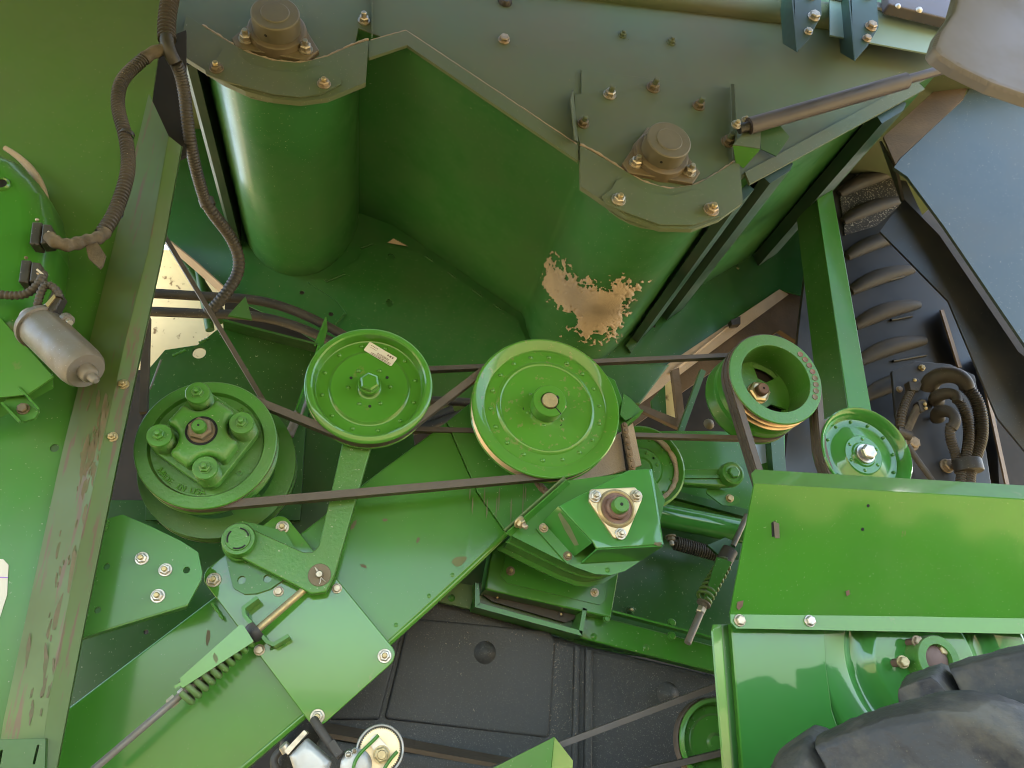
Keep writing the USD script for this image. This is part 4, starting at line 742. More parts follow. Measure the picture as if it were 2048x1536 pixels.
# ---------------------------------------------------------------- bearing bracket and casing on the right of the housing
T = thing('drive_casing', 'round-bottomed green casing below the bright bearing bracket', 'casing', at(1200, 1120, 1.62))
cs = [(1014, 1067), (1130, 962), (1300, 940), (1330, 1000), (1312, 1080), (1296, 1104), (1278, 1124), (1250, 1142), (1222, 1150), (1190, 1148), (1150, 1134), (1100, 1110)]
plate(T, 'front_plate', cs, 1.60, .005, 'paint', rd=2)
g = poly(cs, 1.60).buffer(-.012); part(T, 'casing_body', prism(g, 1.605, .155), 'paint', 40)
part(T, 'rear_plate', prism(poly(cs, 1.60).buffer(-.001), 1.76, .006), 'paint', 30)
part(T, 'rib_plate', prism(poly(cs, 1.60).buffer(-.007), 1.69, .006), 'paint', 30)
part(T, 'rivet', lathe(at(1215, 1140, 1.60), [(0, .003), (.004, .002), (.006, 0)], (0, -1, 0), 12), 'paint', 60)
T = thing('bearing_bracket', 'bright folded green bracket with a triangular plated bearing', 'bracket', at(1230, 1030, 1.52))
YS = 1.52
plate(T, 'front_face', [(1118, 1012), (1258, 940), (1301, 938), (1312, 1000), (1325, 1089), (1193, 1097), (1186, 1084)], YS, .005, 'paint_gloss', rd=2, bev=.002)
sheet(T, 'left_face', [(1117, 1012, YS + .003), (1185, 1085, YS + .003), (1148, 1113, 1.597), (1086, 1044, 1.597)], .004, 'paint_gloss')
plate(T, 'foot', [(1072, 1057), (1087, 1043), (1149, 1112), (1135, 1128)], 1.594, .005, 'paint')
sheet(T, 'bottom_face', [(1194, 1098, YS + .003), (1325, 1091, YS + .003), (1284, 1119, 1.597), (1163, 1125, 1.597)], .004, 'paint_gloss')
sheet(T, 'right_face', [(1302, 938, YS + .003), (1326, 1089, YS + .003), (1290, 1112, 1.597), (1270, 968, 1.597)], .004, 'paint_gloss')
bolt(T, 1087, 1056, 1.594, 9.5, 'nut', 'copper_bolt'); bolt(T, 1135, 1112, 1.594, 9.5, 'nut', 'copper_bolt')
P_ = [at(1108, 1036, 1.535), at(1118, 1026, 1.528), at(1138, 1052, 1.535), at(1160, 1088, 1.558), at(1150, 1090, 1.57), at(1126, 1062, 1.555)]; c_ = at(1117, 1012, YS + .003)
nn_ = np.cross(at(1185, 1085, YS + .003) - c_, at(1086, 1044, 1.597) - c_); nn_ /= np.linalg.norm(nn_); nn_ *= -np.sign(nn_[1]); P_ = [p - nn_ * ((p - c_) @ nn_) + nn_ * .0024 for p in P_]
part(T, 'dust_mark', sheet_mesh(P_, .0004), 'dust_mark')
blob(T, 1316, 1088, YS - .0003, 7, 4, 0, 'rust_mark')
T = thing('triangle_bearing', 'triangular yellow-zinc bearing with a green shaft end on the folded bracket', 'bearing', at(1235, 1018, YS))
plate(T, 'flange', [(1180, 978), (1270, 974), (1286, 990), (1284, 1000), (1254, 1072), (1244, 1078), (1228, 1076), (1178, 1002)], YS - .006, .006, 'yellow_zinc', rd=6, bev=.002)
c = at(1233, 1017, YS - .006); s = scl(1233, 1017, YS)
part(T, 'raised_ring', lathe(c, [(30 * s, .004), (33 * s, .006), (36 * s, .004), (38 * s, 0)], (0, -1, 0), 48), 'brass', 50)
part(T, 'seal_face', lathe(c, [(0, .003), (31 * s, .003), (31 * s, 0)], (0, -1, 0), 40), 'rust_shaft', 40)
part(T, 'inner_collar', lathe(c, [(0, .018), (20 * s, .018), (23 * s, .014), (23 * s, 0)], (0, -1, 0), 36), 'rust_shaft', 40)
k = part(T, 'shaft_end', lathe(c, [(0, .036), (14 * s, .036), (16 * s, .033), (16 * s, .01)], (0, -1, 0), 30), 'paint_cast', 40)
part(k, 'centre_hole', lathe(c, [(0, .0366), (3.2 * s, .0366), (3.2 * s, .036)], (0, -1, 0), 12), 'void')
for b in ((1190, 993), (1272, 992), (1241, 1068)): bolt(T, *b, YS - .006, 12, 'nut', 'zinc_bright', stud='zinc')

# ---------------------------------------------------------------- below and behind it
T = thing('mount_bracket', 'green angled mounting bracket with a slotted plate under the round casing', 'bracket', at(1110, 1170, 1.9))
plate(T, 'bracket_face', [(988, 1080), (1240, 1130), (1222, 1236), (970, 1179)], 1.90, .10, 'paint', bev=.004)
plate(T, 'slotted_plate', [(1008, 1128), (1000, 1152), (1014, 1166), (1200, 1210), (1210, 1200), (1216, 1150), (1012, 1100)], 1.896, .004, 'paint', rd=5)
bolt(T, 1021, 1142, 1.896, 9, 'nut', 'zinc'); bolt(T, 1189, 1185, 1.896, 9, 'nut', 'zinc')
bolt(T, 1213, 1238, 1.91, 7, 'hex', 'paint')
T = thing('open_box_frame', 'open green box frame with a dark recess above the black tank', 'frame', at(1060, 1220, 1.93))
for a in ([(950, 1165), (958, 1168), (960, 1208), (950, 1214)], [(950, 1214), (960, 1206), (1165, 1262), (1165, 1272)], [(1165, 1272), (1158, 1262), (1166, 1215), (1174, 1218)]): plate(T, 'frame_bar', a, 1.90, .10, 'paint')
plate(T, 'recess_plate', [(960, 1165), (1172, 1210), (1160, 1268), (956, 1212)], 1.99, .01, 'paint_shade')
plate(T, 'inner_cover', [(966, 1165), (1155, 1215), (1150, 1238), (1130, 1245), (985, 1203), (966, 1190)], 1.97, .01, 'plastic_black', rd=6)
bolt(T, 994, 1196, 1.97, 6, 'nut', 'plastic_black'); bolt(T, 1121, 1229, 1.97, 6, 'nut', 'plastic_black')
T = thing('small_pale_bracket', 'small dusty pale bracket between elevator housing and open box frame', 'bracket', at(915, 1195, 1.95))
plate(T, 'plate', [(878, 1190), (905, 1164), (952, 1172), (940, 1218), (880, 1204)], 1.95, .02, 'paint_dusty')
bolt(T, 903, 1196, 1.95, 7, 'dome', 'paint')
T = thing('tank_rail', 'green sloping frame rail running along the top of the black tank', 'rail', at(1300, 1270, 1.95))
plate(T, 'rail_face', [(1160, 1222), (1470, 1302), (1470, 1354), (1160, 1276)], 1.95, .05, 'paint', bev=.004)
sheet(T, 'rail_lip', [(1225, 1228, 1.95), (1470, 1292, 1.95), (1470, 1286, 1.90), (1225, 1222, 1.90)], .005, 'paint')
for b in ((1343, 1246), (1343, 1272)): bolt(T, *b, 1.92, 8, 'hex', 'paint')
for q in ((1188, 1273), (1292, 1295)): part(T, 'weld_bead', lathe(at(*q, 1.949), [(0, .003), (.006, .002), (.009, 0)], (0, -1, 0), 10), 'paint', 60)
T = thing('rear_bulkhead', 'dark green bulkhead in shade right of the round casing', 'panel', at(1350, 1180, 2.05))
plate(T, 'panel', [(860, 1000), (1500, 1040), (1500, 1340), (1100, 1290), (860, 1200)], 2.05, .01, 'paint_shade')
bolt(T, 1260, 1220, 2.05, 9, 'nut', 'paint_shade')
T = thing('frame_tube', 'round blue-green frame tube behind the bearing bracket', 'tube', at(1400, 1045, 1.95))
part(T, 'tube', tube(np.linspace(at(1230, 1012, 1.95), at(1530, 1072, 1.95), 5), .034, 28), 'paint_gloss', 50)
bolt(T, 1341, 1073, 1.94, 10, 'stud', 'zinc', n=(0, -.2, -1), stud='zinc')
T = thing('return_spring', 'black coil return spring below the round frame tube', 'spring', at(1400, 1100, 1.93))
part(T, 'coil', helix(at(1350, 1086, 1.95), at(1460, 1116, 1.95), .018, .018, 24, .0026, 6, 12), 'plastic_black', 60); part(T, 'core', tube(np.linspace(at(1345, 1085, 1.95), at(1462, 1116, 1.95), 4), .013, 10), 'plastic_black')
T = thing('small_tensioner', 'small spring tensioner with tapered green plate left of the shield', 'tensioner', at(1420, 1180, 1.84))
plate(T, 'gauge_plate', [(1434, 1114), (1464, 1124), (1422, 1202), (1408, 1198)], 1.815, .004, 'paint')
plate(T, 'mount_ear', [(1415, 1090), (1450, 1075), (1482, 1088), (1478, 1118), (1440, 1112)], 1.86, .01, 'paint_shade')
part(T, 'coil', helix(at(1450, 1124, 1.85), at(1406, 1200, 1.83), .017, .019, 9, .0045, 7, 14), 'paint_dusty', 60)
rod(T, 'bush', [(1460, 1100, 1.86), (1447, 1124, 1.86)], 15, 'plastic_black')
dr2 = at(1375, 1285, 1.81) - at(1410, 1205, 1.83)
part(T, 'washer', lathe(at(1408, 1206, 1.83), [(0, 0), (.018, 0), (.018, .004), (0, .004)], dr2, 24), 'motor_grey', 30); part(T, 'lock_nut', hexa(at(1404, 1216, 1.828), .012, .016, dr2), 'zinc', 25)
rod(T, 'threaded_rod', [(1410, 1205, 1.83), (1375, 1286, 1.81)], 6.5, 'motor_grey'); rod(T, 'upper_rod', [(1494, 1030, 1.86), (1466, 1092, 1.86)], 5, 'motor_grey')
T = thing('rear_tensioner', 'cast green tension arm with a round bolted boss behind the idler', 'arm', at(1460, 950, 1.84))
plate(T, 'arm', [(1330, 938), (1440, 936), (1476, 930), (1482, 968), (1440, 972), (1330, 966)], 1.84, .03, 'paint', rd=5, bev=.006); plate(T, 'arm_rib', [(1360, 950), (1440, 950), (1440, 956), (1360, 956)], 1.832, .01, 'paint', rd=2)
c = at(1459, 951, 1.84); s = scl(1459, 951, 1.84)
part(T, 'boss', lathe(c, [(0, .024), (14 * s, .024), (17 * s, .026), (21 * s, .024), (22 * s, .018), (23 * s, 0)], (0, -1, 0), 36), 'paint', 40); part(T, 'boss_bolt', hexa(c + [0, -.024, 0], 11 * s, .01, (0, -1, 0)), 'paint', 25)
plate(T, 'lobed_plate', [(1408, 982), (1425, 972), (1478, 994), (1480, 1004), (1465, 1012), (1445, 1010)], 1.88, .006, 'paint', rd=6); bolt(T, 1459, 997, 1.88, 8, 'hex', 'brass')
T = thing('rear_frame_panel', 'green frame panel with a pale blue sticker below the drilled pulley', 'panel', at(1450, 900, 1.98))
plate(T, 'panel', [(1290, 862), (1420, 862), (1570, 868), (1570, 1045), (1300, 1015)], 1.98, .01, 'paint'); plate(T, 'lower_lip', [(1340, 978), (1500, 1020), (1500, 1036), (1330, 990)], 1.96, .02, 'paint_shade')
plate(T, 'sticker', [(1507, 886), (1530, 880), (1533, 925), (1514, 930)], 1.978, .001, 'decal_blue', label='torn pale blue sticker')
plate(T, 'side_post', [(1540, 860), (1566, 860), (1574, 960), (1548, 960)], 1.94, .03, 'paint_shade'); bolt(T, 1418, 848, 1.90, 10, 'dome', 'copper_bolt')
T = thing('side_braces', 'crossed dusty braces in the gap left of the drilled pulley', 'brace', at(1370, 800, 2.1))
plate(T, 'brace', [(1350, 880), (1362, 880), (1412, 742), (1402, 738)], 2.08, .02, 'paint_shade'); plate(T, 'brace', [(1270, 815), (1285, 810), (1362, 840), (1358, 856)], 2.12, .02, 'mud_dark')
plate(T, 'brace', [(1344, 740), (1358, 735), (1372, 850), (1358, 855)], 2.14, .02, 'mud_dark'); plate(T, 'pale_board', [(1330, 770), (1346, 755), (1358, 850), (1334, 848)], 2.2, .01, 'cream_translucent'); plate(T, 'dark_plate', [(1303, 800), (1330, 770), (1334, 850), (1305, 830)], 2.19, .01, 'paint_shade')
T = thing('dusty_beam', 'mud-covered brown sloping beam below the back wall', 'beam', at(1450, 690, 2.4))
plate(T, 'web', [(1240, 800), (1562, 577), (1640, 600), (1650, 720), (1560, 660), (1420, 745), (1270, 850)], YF + .03, .03, 'mud_dark')
sheet(T, 'lip', [(1240, 792, YF - .05), (1560, 578, YF - .005), (1575, 590, YF + .02), (1262, 822, YF - .04)], .006, 'mud'); sheet(T, 'ridge', [(1340, 745, YF - .05), (1470, 640, YF - .02), (1478, 646, YF + .02), (1352, 752, YF)], .006, 'mud')
plate(T, 'hanger', [(1462, 640), (1481, 632), (1481, 648), (1464, 650)], YF - .07, .03, 'plastic_black')
T = thing('cross_beam', 'dark green cross beam behind the level rear belt', 'beam', at(1000, 760, 2.3))
plate(T, 'beam', [(820, 730), (1340, 728), (1280, 808), (820, 812)], 2.30, .05, 'paint_shade', bev=.006)
for i, (a, b) in enumerate((((850, 800), (960, 806)), ((700, 905), (905, 818)), ((780, 880), (960, 815)))): rod(T, 'pipe', [(*a, 2.2), (*b, 2.2)], 9, 'plastic_black')
T = thing('dark_backing', 'near-black backing added deep inside the machine to darken the gaps', 'wall', at(1000, 900, 2.9), kind='structure')  # added backing: keeps sun and sky out, makes the gaps dark
plate(T, 'wall', [(430, 300), (2300, 200), (2300, 1900), (430, 1900)], 3.4, .02, 'gap_shade'); plate(T, 'wall', [(150, -300), (640, -300), (640, 470), (150, 470)], 3.38, .015, 'gap_shade'); plate(T, 'wall', [(-300, 700), (430, 720), (430, 1900), (-300, 1900)], 3.4, .02, 'gap_shade')

# ---------------------------------------------------------------- black plastic tank, bottom centre
T = thing('plastic_tank', 'black dusty moulded plastic tank filling the bottom centre', 'tank', at(1000, 1380, 1.98))
plate(T, 'tank_body', [(800, 1178), (890, 1198), (1165, 1288), (1480, 1360), (1620, 1420), (1620, 1750), (500, 1750), (560, 1480), (700, 1300)], 1.99, .3, 'tank_plastic', bev=.02, smooth=60)
plate(T, 'raised_field', [(818, 1235), (1100, 1262), (1112, 1282), (1098, 1476), (768, 1438)], 1.982, .02, 'tank_plastic', rd=8, bev=.006, smooth=60)
plate(T, 'raised_field', [(735, 1320), (808, 1250), (758, 1440), (655, 1440)], 1.982, .02, 'tank_plastic', rd=6, bev=.006, smooth=60)
plate(T, 'moulded_rib', [(1150, 1290), (1162, 1292), (1152, 1700), (1140, 1700)], 1.978, .02, 'tank_plastic', bev=.004, smooth=60); plate(T, 'moulded_rib', [(1172, 1296), (1186, 1300), (1184, 1700), (1168, 1700)], 1.974, .025, 'tank_plastic', bev=.004, smooth=60)
for q in ((970, 1305, 1.982), (1336, 1388, 1.99)):
    c = at(*q); r = 22 * scl(*q); part(T, 'moulded_dome', lathe(c, [(0, r * .75), (r * .3, r * .7), (r * .6, r * .52), (r * .85, r * .26), (r, 0), (r * 1.15, -.003)], (0, -1, 0), 32), 'tank_plastic', 60)
sheet(T, 'lower_ledge', [(640, 1450, 1.97), (770, 1462, 1.97), (830, 1488, 1.96), (1020, 1524, 1.96), (1020, 1534, 1.90), (820, 1500, 1.90), (640, 1470, 1.90)], .01, 'mud_dark')
plate(T, 'lower_step', [(640, 1474), (820, 1503), (1100, 1545), (1100, 1750), (500, 1750)], 1.90, .08, 'tank_plastic', bev=.012, smooth=60)
# ---------------------------------------------------------------- actuator at the bottom edge
T = thing('linear_actuator', 'small silver electric actuator with toothed wheel at the bottom edge', 'actuator', at(700, 1500, 1.6))
plate(T, 'motor_case', [(577, 1512), (612, 1476), (664, 1522), (640, 1590), (600, 1580)], 1.58, .06, 'alu', rd=5, bev=.012, smooth=50)
plate(T, 'end_plate', [(568, 1502), (608, 1460), (615, 1466), (576, 1510)], 1.585, .05, 'zinc', rd=1); part(T, 'end_knob', lathe(at(574, 1500, 1.60), [(0, .012), (.009, .012), (.011, 0)], (-.7, -.3, .7), 16), 'zinc', 40)
c = at(760, 1500, 1.60); s = scl(760, 1500, 1.6)
part(T, 'wheel_housing', lathe(c, [(43 * s, -.004), (44 * s, .004), (47 * s, .005), (48.5 * s, .002), (48.5 * s, -.03), (0, -.03)], (0, -1, 0), 60), 'alu', 40)
th = np.arange(240) * 2 * math.pi / 240; rr_ = np.where((np.arange(240) // 2) % 2 == 0, 41.5, 38.8) * s
part(T, 'toothed_wheel', prism(sg.Polygon(np.stack([c[0] + rr_ * np.cos(th), c[2] + rr_ * np.sin(th)], 1)), c[1] - .002, .008), 'yellow_zinc', False)
for a in ([(742, 1474), (752, 1468), (782, 1500), (760, 1516), (738, 1488)],): plate(T, 'crank_plate', a, 1.588, .006, 'steel')
part(T, 'wheel_nut', cat_([lathe(at(763, 1509, 1.588), [(0, .003), (17 * s, .003), (17 * s, 0)], (0, -1, 0), 24), hexa(at(763, 1509, 1.585), 15 * s, .01, (0, -1, 0)), lathe(at(763, 1509, 1.588), [(0, .02), (8 * s, .02), (9 * s, .012)], (0, -1, 0), 16)]), 'brass', 25)
rod(T, 'fork_arm', [(757, 1470, 1.578), (735, 1492, 1.578), (714, 1516, 1.578), (711, 1560, 1.578)], 3.6, 'paint'); rod(T, 'fork_arm', [(795, 1503, 1.578), (780, 1520, 1.578), (765, 1545, 1.578)], 3.6, 'paint')
part(T, 'gear_case', cat_([lathe(at(712, 1532, 1.59), [(0, .004), (18 * s, .004), (26 * s, .002), (31 * s, -.002), (32 * s, -.03)], (0, -1, 0), 40), lathe(at(697, 1509, 1.59), [(0, .005), (7 * s, .005), (9 * s, -.02)], (0, -1, 0), 18), lathe(at(709, 1502, 1.59), [(0, .005), (5 * s, .005), (7 * s, -.02)], (0, -1, 0), 16), prism(poly([(688, 1520), (694, 1502), (712, 1498), (724, 1512), (735, 1540), (690, 1545)], 1.592), 1.592, .02)]), 'alu', 35)
bolt(T, 709, 1502, 1.585, 4.5, 'hex', 'zinc'); bolt(T, 697, 1509, 1.585, 5.5, 'dome', 'zinc')
rod(T, 'cable', [(628, 1440, 1.62), (646, 1468, 1.60), (662, 1490, 1.595), (682, 1512, 1.59)], 9, 'conduit'); plate(T, 'cable_connector', [(655, 1488), (668, 1478), (686, 1504), (672, 1516)], 1.58, .015, 'plastic_black', rd=2)
rod(T, 'cable_boot', [(560, 1502, 1.64), (548, 1520, 1.64), (560, 1545, 1.64)], 8, 'plastic_black')
# ---------------------------------------------------------------- wedge guard, lower belt and pulley
T = thing('wedge_guard', 'small folded green guard at the bottom edge hiding a belt', 'guard', at(1090, 1530, 1.6))
sheet(T, 'front_face', [(985, 1536, 1.60), (1108, 1474, 1.60), (1092, 1620, 1.60), (900, 1620, 1.60), (920, 1570, 1.60)], .005, 'paint'); sheet(T, 'side_face', [(1108, 1474, 1.60), (1143, 1521, 1.64), (1140, 1620, 1.64), (1092, 1620, 1.60)], .005, 'paint_clean')
belt('v_belt', 'grey belt strand crossing the black tank into the small wedge guard', wrap([(xz(1590, 1392, 1.66), .075, 1), (xz(960, 1585, 1.66), .03, 1)]), 1.65, .019, .012)
T, cL, RL = idler('lower_pulley', 'dark green rimmed pulley half hidden by the left edge of the lower panel', 1438, 1485, 1.66, 78, face2, 'paint', .036)
rivets(T, cL + [0, .021, 0], RL * .745, 12, RL * .036, 'paint', .25)
part(T, 'tyre_band', lathe(cL, [(RL * 1.01, .006), (RL * 1.03, .012), (RL * 1.03, .03), (RL * 1.01, .034)], seg=72), 'rubber_belt', 40)
# ---------------------------------------------------------------- belt shield
T = thing('belt_shield', 'wide bright green folded belt shield on the right', 'shield', at(1750, 1100, 1.42))
LW, LF, LB, LG = (1504, 942, 1.43), (1507, 966, 1.365), (1460, 1229, 1.485), (1464, 1255, 1.485)
RW, RFd, RBt, RG = (2260, 984, 1.43), (2260, 1013, 1.365), (2260, 1238, 1.485), (2260, 1272, 1.485)
sheet(T, 'top_lip', [(1510, 941, 1.43), RW, RFd, LF, (1502, 950, 1.41)], .004, 'paint_clean')
hs = [at(1735, 1011, 1.40), at(1724, 1058, 1.415)]
sheet(T, 'main_face', [LF, RFd, RBt, LB], .004, 'paint_scuffed')
sheet(T, 'bottom_flange', [LB, RBt, RG, (1472, 1257, 1.485), (1461, 1245, 1.485)], .004, 'paint_clean')
for b in ((1479, 1241), (1619, 1242)): bolt(T, *b, 1.483, 11.5, 'hex', 'zinc_bright')
nf_ = np.cross(at(*RFd) - at(*LF), at(*LB) - at(*LF)); nf_ /= np.linalg.norm(nf_); nf_ = nf_ if nf_[1] < 0 else -nf_
def on_face(px, py):
    d = at(px, py, 1) - EYE; t = ((at(*LF) - EYE) @ nf_) / (d @ nf_); return EYE + d * t + nf_ * .0023
for q in ((1735, 1011), (1724, 1058)): part(T, 'small_hole', lathe(on_face(*q), [(0, .0004), (.0035, .0004), (.0035, 0)], nf_, 12), 'void')
k = part(T, 'latch_slot', sheet_mesh([on_face(*q) for q in ((1541, 1045), (1549, 1040), (1551, 1072), (1543, 1073))], .001), 'void')
part(k, 'latch_tab', sheet_mesh([on_face(1545, 1042) + nf_ * .002, on_face(1553, 1045) + nf_ * .008, on_face(1554, 1074) + nf_ * .008, on_face(1548, 1075) + nf_ * .002], .002), 'motor_grey')
for pts in ([(1531, 978), (1552, 972), (1556, 980), (1545, 990), (1542, 1003), (1535, 1000), (1533, 990)], [(1474, 1203), (1486, 1200), (1484, 1212), (1476, 1220), (1472, 1214)], [(1690, 1182), (1697, 1179), (1698, 1188), (1692, 1192)]):
    part(T, 'rust_scuff', sheet_mesh([on_face(*q) for q in pts], .0006), 'rust_shaft')
# ---------------------------------------------------------------- lower panel and dished cover
YL = 1.52
T = thing('lower_guard', 'glossy green lower panel left of the tractor tyre', 'panel', at(1550, 1400, YL))
sheet(T, 'left_lip', [(1421, 1262, 1.50), (1430, 1249, 1.50), (1441, 1249, YL), (1470, 1640, YL), (1455, 1640, 1.50)], .004, 'paint_clean')
sheet(T, 'groove', [(1441, 1249, YL), (1456, 1249, YL + .014), (1486, 1640, YL + .014), (1470, 1640, YL)], .004, 'paint_shade'); sheet(T, 'lip_return', [(1456, 1249, YL + .014), (1463, 1249, YL), (1494, 1640, YL), (1486, 1640, YL + .014)], .004, 'paint_clean')
plate(T, 'face', [(1463, 1249), (1650, 1249), (1652, 1330), (1664, 1420), (1690, 1500), (1720, 1640), (1494, 1640)], YL, .005, 'paint_gloss', bev=.002)
c = at(1856, 1322, YL + .006); s = scl(1856, 1322, YL); rp = lambda *a: [(r * s, y) for r, y in a]
T = thing('dished_cover', 'glossy dished green cover with a bolted hub behind the tyre', 'cover', c)
part(T, 'dish', lathe(c, rp((0, .006), (97, .006), (103, .010), (112, .022), (125, .028), (140, .026), (152, .016), (160, .004), (206, -.003), (214, .0), (222, .010), (330, .012), (340, .016)), seg=120), 'paint_gloss', 60)
part(T, 'hub_ring', lathe(c, rp((24, .02), (26, .036), (40, .036), (42, .032), (42, -.008)), (0, -1, 0), 48), 'paint_cast', 40); part(T, 'shaft_end', lathe(c, rp((0, .03), (18, .03), (27, .022)), (0, -1, 0), 36), 'rust_shaft', 40)
for b in ((1805, 1324), (1834, 1283), (1883, 1300)): bolt(T, *b, YL - .016, 11, 'hex', 'brass'); part(T, 'bolt_spacer', lathe(at(*b, YL - .016), [(.0085, 0), (.0085, .03)], (0, 1, 0), 20), 'rust_shaft')
# ---------------------------------------------------------------- tractor tyre in the corner
YT_ = .98; YTF = YT_ + .25
p3 = [xz(1515, 1566, YTF), xz(1760, 1405, YTF), xz(2048, 1312, YTF)]
A2 = np.array([2 * (p3[1] - p3[0]), 2 * (p3[2] - p3[0])]); bb = np.array([p3[1] @ p3[1] - p3[0] @ p3[0], p3[2] @ p3[2] - p3[0] @ p3[0]]); tcen = np.linalg.solve(A2, bb); RTY = np.linalg.norm(p3[0] - tcen)
c = np.array([tcen[0], YT_, tcen[1]])
T = thing('tractor_tyre', 'big dusty black lugged tyre in the lower right corner', 'tyre', c)
RTY *= 1.02
part(T, 'carcass', lathe(c, [(RTY * .45, .03), (RTY * .62, -.035), (RTY * .76, -.05), (RTY * .86, -.04), (RTY * .92, -.012), (RTY * .95, .03), (RTY * .958, .15), (RTY * .95, .27), (RTY * .92, .31), (RTY * .8, .34)], seg=240), 'tyre_rubber', 60)
def lug(a, side):
    """A chevron bar from the shoulder across the tread; side 0 begins on the near sidewall, 1 on the far one."""
    rows = [(.80, -.046, -.02, .020, .0), (.83, -.044, -.018, .026, .022), (.885, -.03, -.008, .030, .038), (.935, .005, .015, .031, .046), (.952, .05, .05, .030, .050), (.957, .10, .095, .027, .050), (.958, .15, .14, .023, .048)] if side == 0 else [(.958, .14, .10, .023, .048), (.956, .20, .05, .027, .050), (.945, .25, .01, .030, .048), (.91, .31, -.02, .030, .035)]
    from scipy.interpolate import CubicSpline
    rows = CubicSpline(np.linspace(0, 1, len(rows)), np.array(rows) * [1, 1, 1, 1.45, 1.25])(np.linspace(0, 1, 46))
    base = lambda r, y, t: c + np.array([r * RTY * math.cos(t), y, r * RTY * math.sin(t)])
    V, F = [], []
    for i, (r, y, da, w, h) in enumerate(rows):
        p = base(r, y, a + da); q0, q1 = rows[max(0, i - 1)], rows[min(len(rows) - 1, i + 1)]
        tg = base(q1[0], q1[1], a + q1[2]) - base(q0[0], q0[1], a + q0[2]); tg /= np.linalg.norm(tg)
        er = np.array([math.cos(a + da), 0, math.sin(a + da)]); pr = np.array([q1[0] - q0[0], (q1[1] - q0[1]) / RTY]); pr /= np.linalg.norm(pr)
        nn = er * pr[1] - np.array([0, 1, 0]) * pr[0]; nn -= tg * (nn @ tg); nn /= np.linalg.norm(nn); sd_ = np.cross(tg, nn)
        V += [p + sd_ * w * a_ + nn * (h * b_ - .02 * (b_ < .01)) for a_, b_ in ((-1.75, 0), (-1.3, .12), (-1.08, .45), (-.93, .84), (-.76, .97), (-.45, .99), (-.15, 1.0), (.15, 1.0), (.45, .99), (.76, .97), (.93, .84), (1.08, .45), (1.3, .12), (1.6, 0))]
    n = 14
    for i in range(len(rows) - 1):
        for j in range(n): k = (j + 1) % n; F += [(i * n + j, i * n + k, i * n + n + k), (i * n + j, i * n + n + k, i * n + n + j)]
    e = (len(rows) - 1) * n; F += [(0, k + 1, k) for k in range(1, n - 1)] + [(e, e + k, e + k + 1) for k in range(1, n - 1)]
    V = np.array(V); V = V + (meshkit.fbm(V * 22, 3, 9)[:, None] - .5) * .009 + (meshkit.fbm(V * 85 + 7, 2, 4)[:, None] - .5) * .006
    t = trimesh.Trimesh(V, np.array(F), process=False); t.fix_normals(); return t
a_ref = math.atan2(*(xz(1905, 1345, YT_ + .15) - tcen)[::-1]) - .14
for i in range(-4, 5): part(T, 'tread_lug', lug(a_ref - i * .19, 0), 'tyre_rubber', 50); part(T, 'tread_lug', lug(a_ref - (i + .5) * .19, 1), 'tyre_rubber', 50)
# ---------------------------------------------------------------- upper right: post, ribbed panel, cable plate, door
T = thing('upright_post', 'upright green frame post right of the drilled pulley', 'post', at(1700, 600, 2.2))
plate(T, 'front_face', [(1634, 396), (1664, 376), (1672, 420), (1746, 838), (1700, 838)], 2.20, .006, 'paint', bev=.002); sheet(T, 'side_face', [(1634, 396, 2.203), (1700, 838, 2.203), (1640, 838, 2.30), (1596, 440, 2.30)], .006, 'paint_shade')
T = thing('ribbed_panel', 'black ribbed panel with chaff specks right of the upright post', 'panel', at(1760, 500, 2.45))
plate(T, 'panel', [(1640, 300), (1760, 250), (1840, 420), (1990, 760), (2000, 1010), (1560, 1010), (1600, 640)], 2.45, .02, 'black_panel')
plate(T, 'chaff_area', [(1680, 390), (1762, 285), (1808, 402), (1755, 450), (1690, 470)], 2.445, .006, 'black_chaff', label='upper corner sprinkled with pale chaff')
for i, y in enumerate((372, 428, 497, 566, 636, 708, 780)):
    a, b, c_ = (1676 + 8 * i, y + 18), (1735 + 8 * i, y - 12), (1790 + 12 * i, y - 26)
    part(T, 'pressed_rib', tube(spline([at(*q, 2.452) for q in (a, b, c_)], 24), .036 * np.sin(np.linspace(.2, math.pi - .15, 24)) ** .4, 14), 'rib_dust', 60)
for a, b in (((1780, 560), (1808, 552)), ((1782, 640), (1824, 632)), ((1786, 722), (1852, 710))): part(T, 'pressed_rib', tube(np.linspace(at(*a, 2.445), at(*b, 2.445), 6), .006, 8), 'black_panel', 60)
for P_ in (((1880, 620), (1915, 735)), ((1955, 712), (2012, 980))): part(T, 'seam_lip', sheet_mesh([at(*P_[0], 2.40), at(*P_[1], 2.40), at(P_[1][0] + 8, P_[1][1], 2.445), at(P_[0][0] + 6, P_[0][1], 2.445)], .006), 'mud_dark')
T = thing('cable_plate', 'black connector plate with thick cables above the belt shield', 'plate', at(1870, 850, 2.3))
plate(T, 'plate', [(1784, 742), (1830, 722), (1900, 728), (1950, 750), (1985, 985), (1820, 985), (1792, 830)], 2.30, .012, 'black_panel', rd=5, bev=.003)
for b in ((1843, 736), (1798, 779)): bolt(T, *b, 2.30, 6, 'hex', 'brass')
bolt(T, 1823, 887, 2.296, 13, 'hex', 'brass'); bolt(T, 1893, 932, 2.296, 13, 'hex', 'brass')
T = thing('cable_bundle', 'three thick corrugated cables with rubber boots bending down together', 'cable', at(1930, 860, 2.25))
part(T, 'cable_run', corrugated([(1926, 770, 2.20), (1952, 800, 2.20), (1962, 840, 2.21), (1960, 880, 2.22), (1948, 915, 2.23), (1942, 990, 2.23)], 10.5, .007, .08), 'conduit', 40)
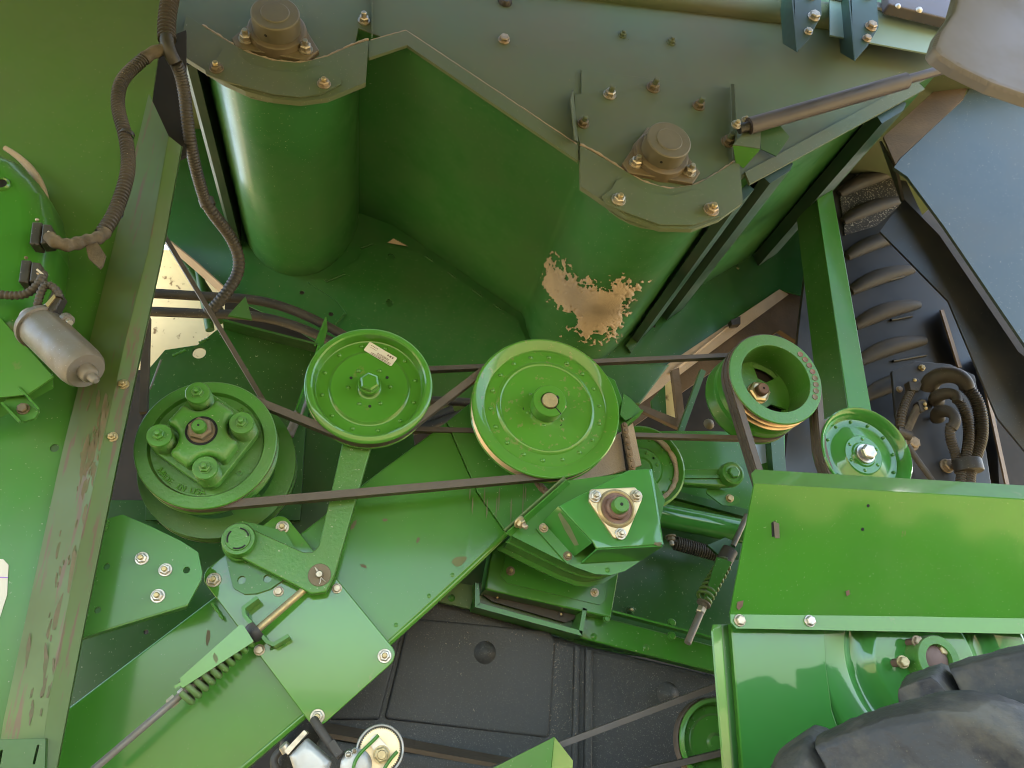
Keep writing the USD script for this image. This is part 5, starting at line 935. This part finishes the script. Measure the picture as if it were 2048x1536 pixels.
part(T, 'cable_run', corrugated([(1908, 792, 2.2), (1926, 815, 2.2), (1936, 850, 2.21), (1936, 890, 2.22), (1930, 920, 2.23), (1926, 990, 2.23)], 8.5, .007, .08), 'conduit', 40)
part(T, 'cable_run', corrugated([(1902, 850, 2.2), (1902, 880, 2.22), (1910, 905, 2.24), (1914, 930, 2.25)], 8, .007, .08), 'conduit', 40)
for pts, r in ((((1858, 776, 2.28), (1880, 752, 2.22), (1905, 750, 2.19), (1934, 776, 2.19)), (.034, .032, .030, .026)), (((1876, 802, 2.28), (1888, 788, 2.22), (1904, 788, 2.20), (1914, 804, 2.19)), (.026, .024, .020, .017)), (((1876, 838, 2.28), (1890, 822, 2.22), (1902, 826, 2.2), (1903, 856, 2.2)), (.026, .024, .019, .019))):
    part(T, 'rubber_boot', tube(spline([at(*q) for q in pts], 20), np.interp(np.linspace(0, 1, 20), np.linspace(0, 1, 4), r), 16), 'conduit', 50)
part(T, 'cable_tie', lathe(at(1936, 932, 2.23), [(0, .022), (.045, .022), (.048, .018), (.048, -.018), (.045, -.022), (0, -.022)], (0, 0, 1), 28), 'plastic_black', 40)
T = thing('thin_cables', 'two thinner taped cables with small plugs left of the thick cables', 'cable', at(1820, 830, 2.26))
part(T, 'cable_run', corrugated([(1832, 764, 2.24), (1818, 790, 2.24), (1806, 820, 2.24), (1800, 856, 2.25)], 7, .008), 'conduit', 40); part(T, 'cable_run', tube(spline([at(*q) for q in ((1846, 806, 2.24), (1830, 826, 2.24), (1818, 852, 2.25), (1808, 868, 2.25))], 20), .015, 10), 'tape', 40)
for pts in ([(1818, 762), (1836, 756), (1844, 768), (1838, 782), (1822, 780)], [(1836, 802), (1848, 800), (1854, 820), (1842, 824)]): plate(T, 'plug', pts, 2.22, .03, 'plastic_black', rd=2, bev=.003)
for q in ((1850, 808), (1852, 816), (1830, 760)): bolt(T, *q, 2.215, 3.5, 'dome', 'brass')
rod(T, 'clamp', [(1792, 862, 2.25), (1820, 872, 2.25)], 9, 'plastic_black'); rod(T, 'tail_cable', [(1815, 890, 2.25), (1835, 920, 2.25), (1865, 962, 2.25), (1885, 995, 2.25)], 5, 'plastic_black')
T = thing('right_door', 'large smooth green door panel at the right edge, bluish glare haze in its colour', 'door', at(1950, 400, 1.9))
sheet(T, 'door_face', [(1786, 338, 1.95), (1800, 318, 1.94), (1925, 200, 1.90), (1990, 100, 1.86), (2400, 120, 1.75), (2400, 900, 1.75), (2150, 830, 1.82), (2040, 690, 1.87), (1880, 460, 1.93), (1810, 360, 1.95)], .012, 'door_panel')
sheet(T, 'door_edge', [(1766, 276, 1.98), (1924, 134, 1.92), (1945, 142, 1.90), (1926, 200, 1.90), (1800, 316, 1.94), (1790, 332, 1.95)], .01, 'mud_dark', label='narrow door edge crusted with mud')
sheet(T, 'lower_frame', [(1762, 458, 2.06), (1806, 402, 2.04), (1880, 470, 2.0), (2040, 700, 1.96), (2300, 930, 1.9), (2300, 1200, 1.95), (1990, 840, 2.05), (1890, 610, 2.06)], .012, 'black_panel')
sheet(T, 'inner_frame', [(1756, 292, 2.0), (1768, 280, 1.985), (1792, 336, 1.96), (1812, 404, 2.03), (1800, 404, 2.05)], .01, 'plastic_black')
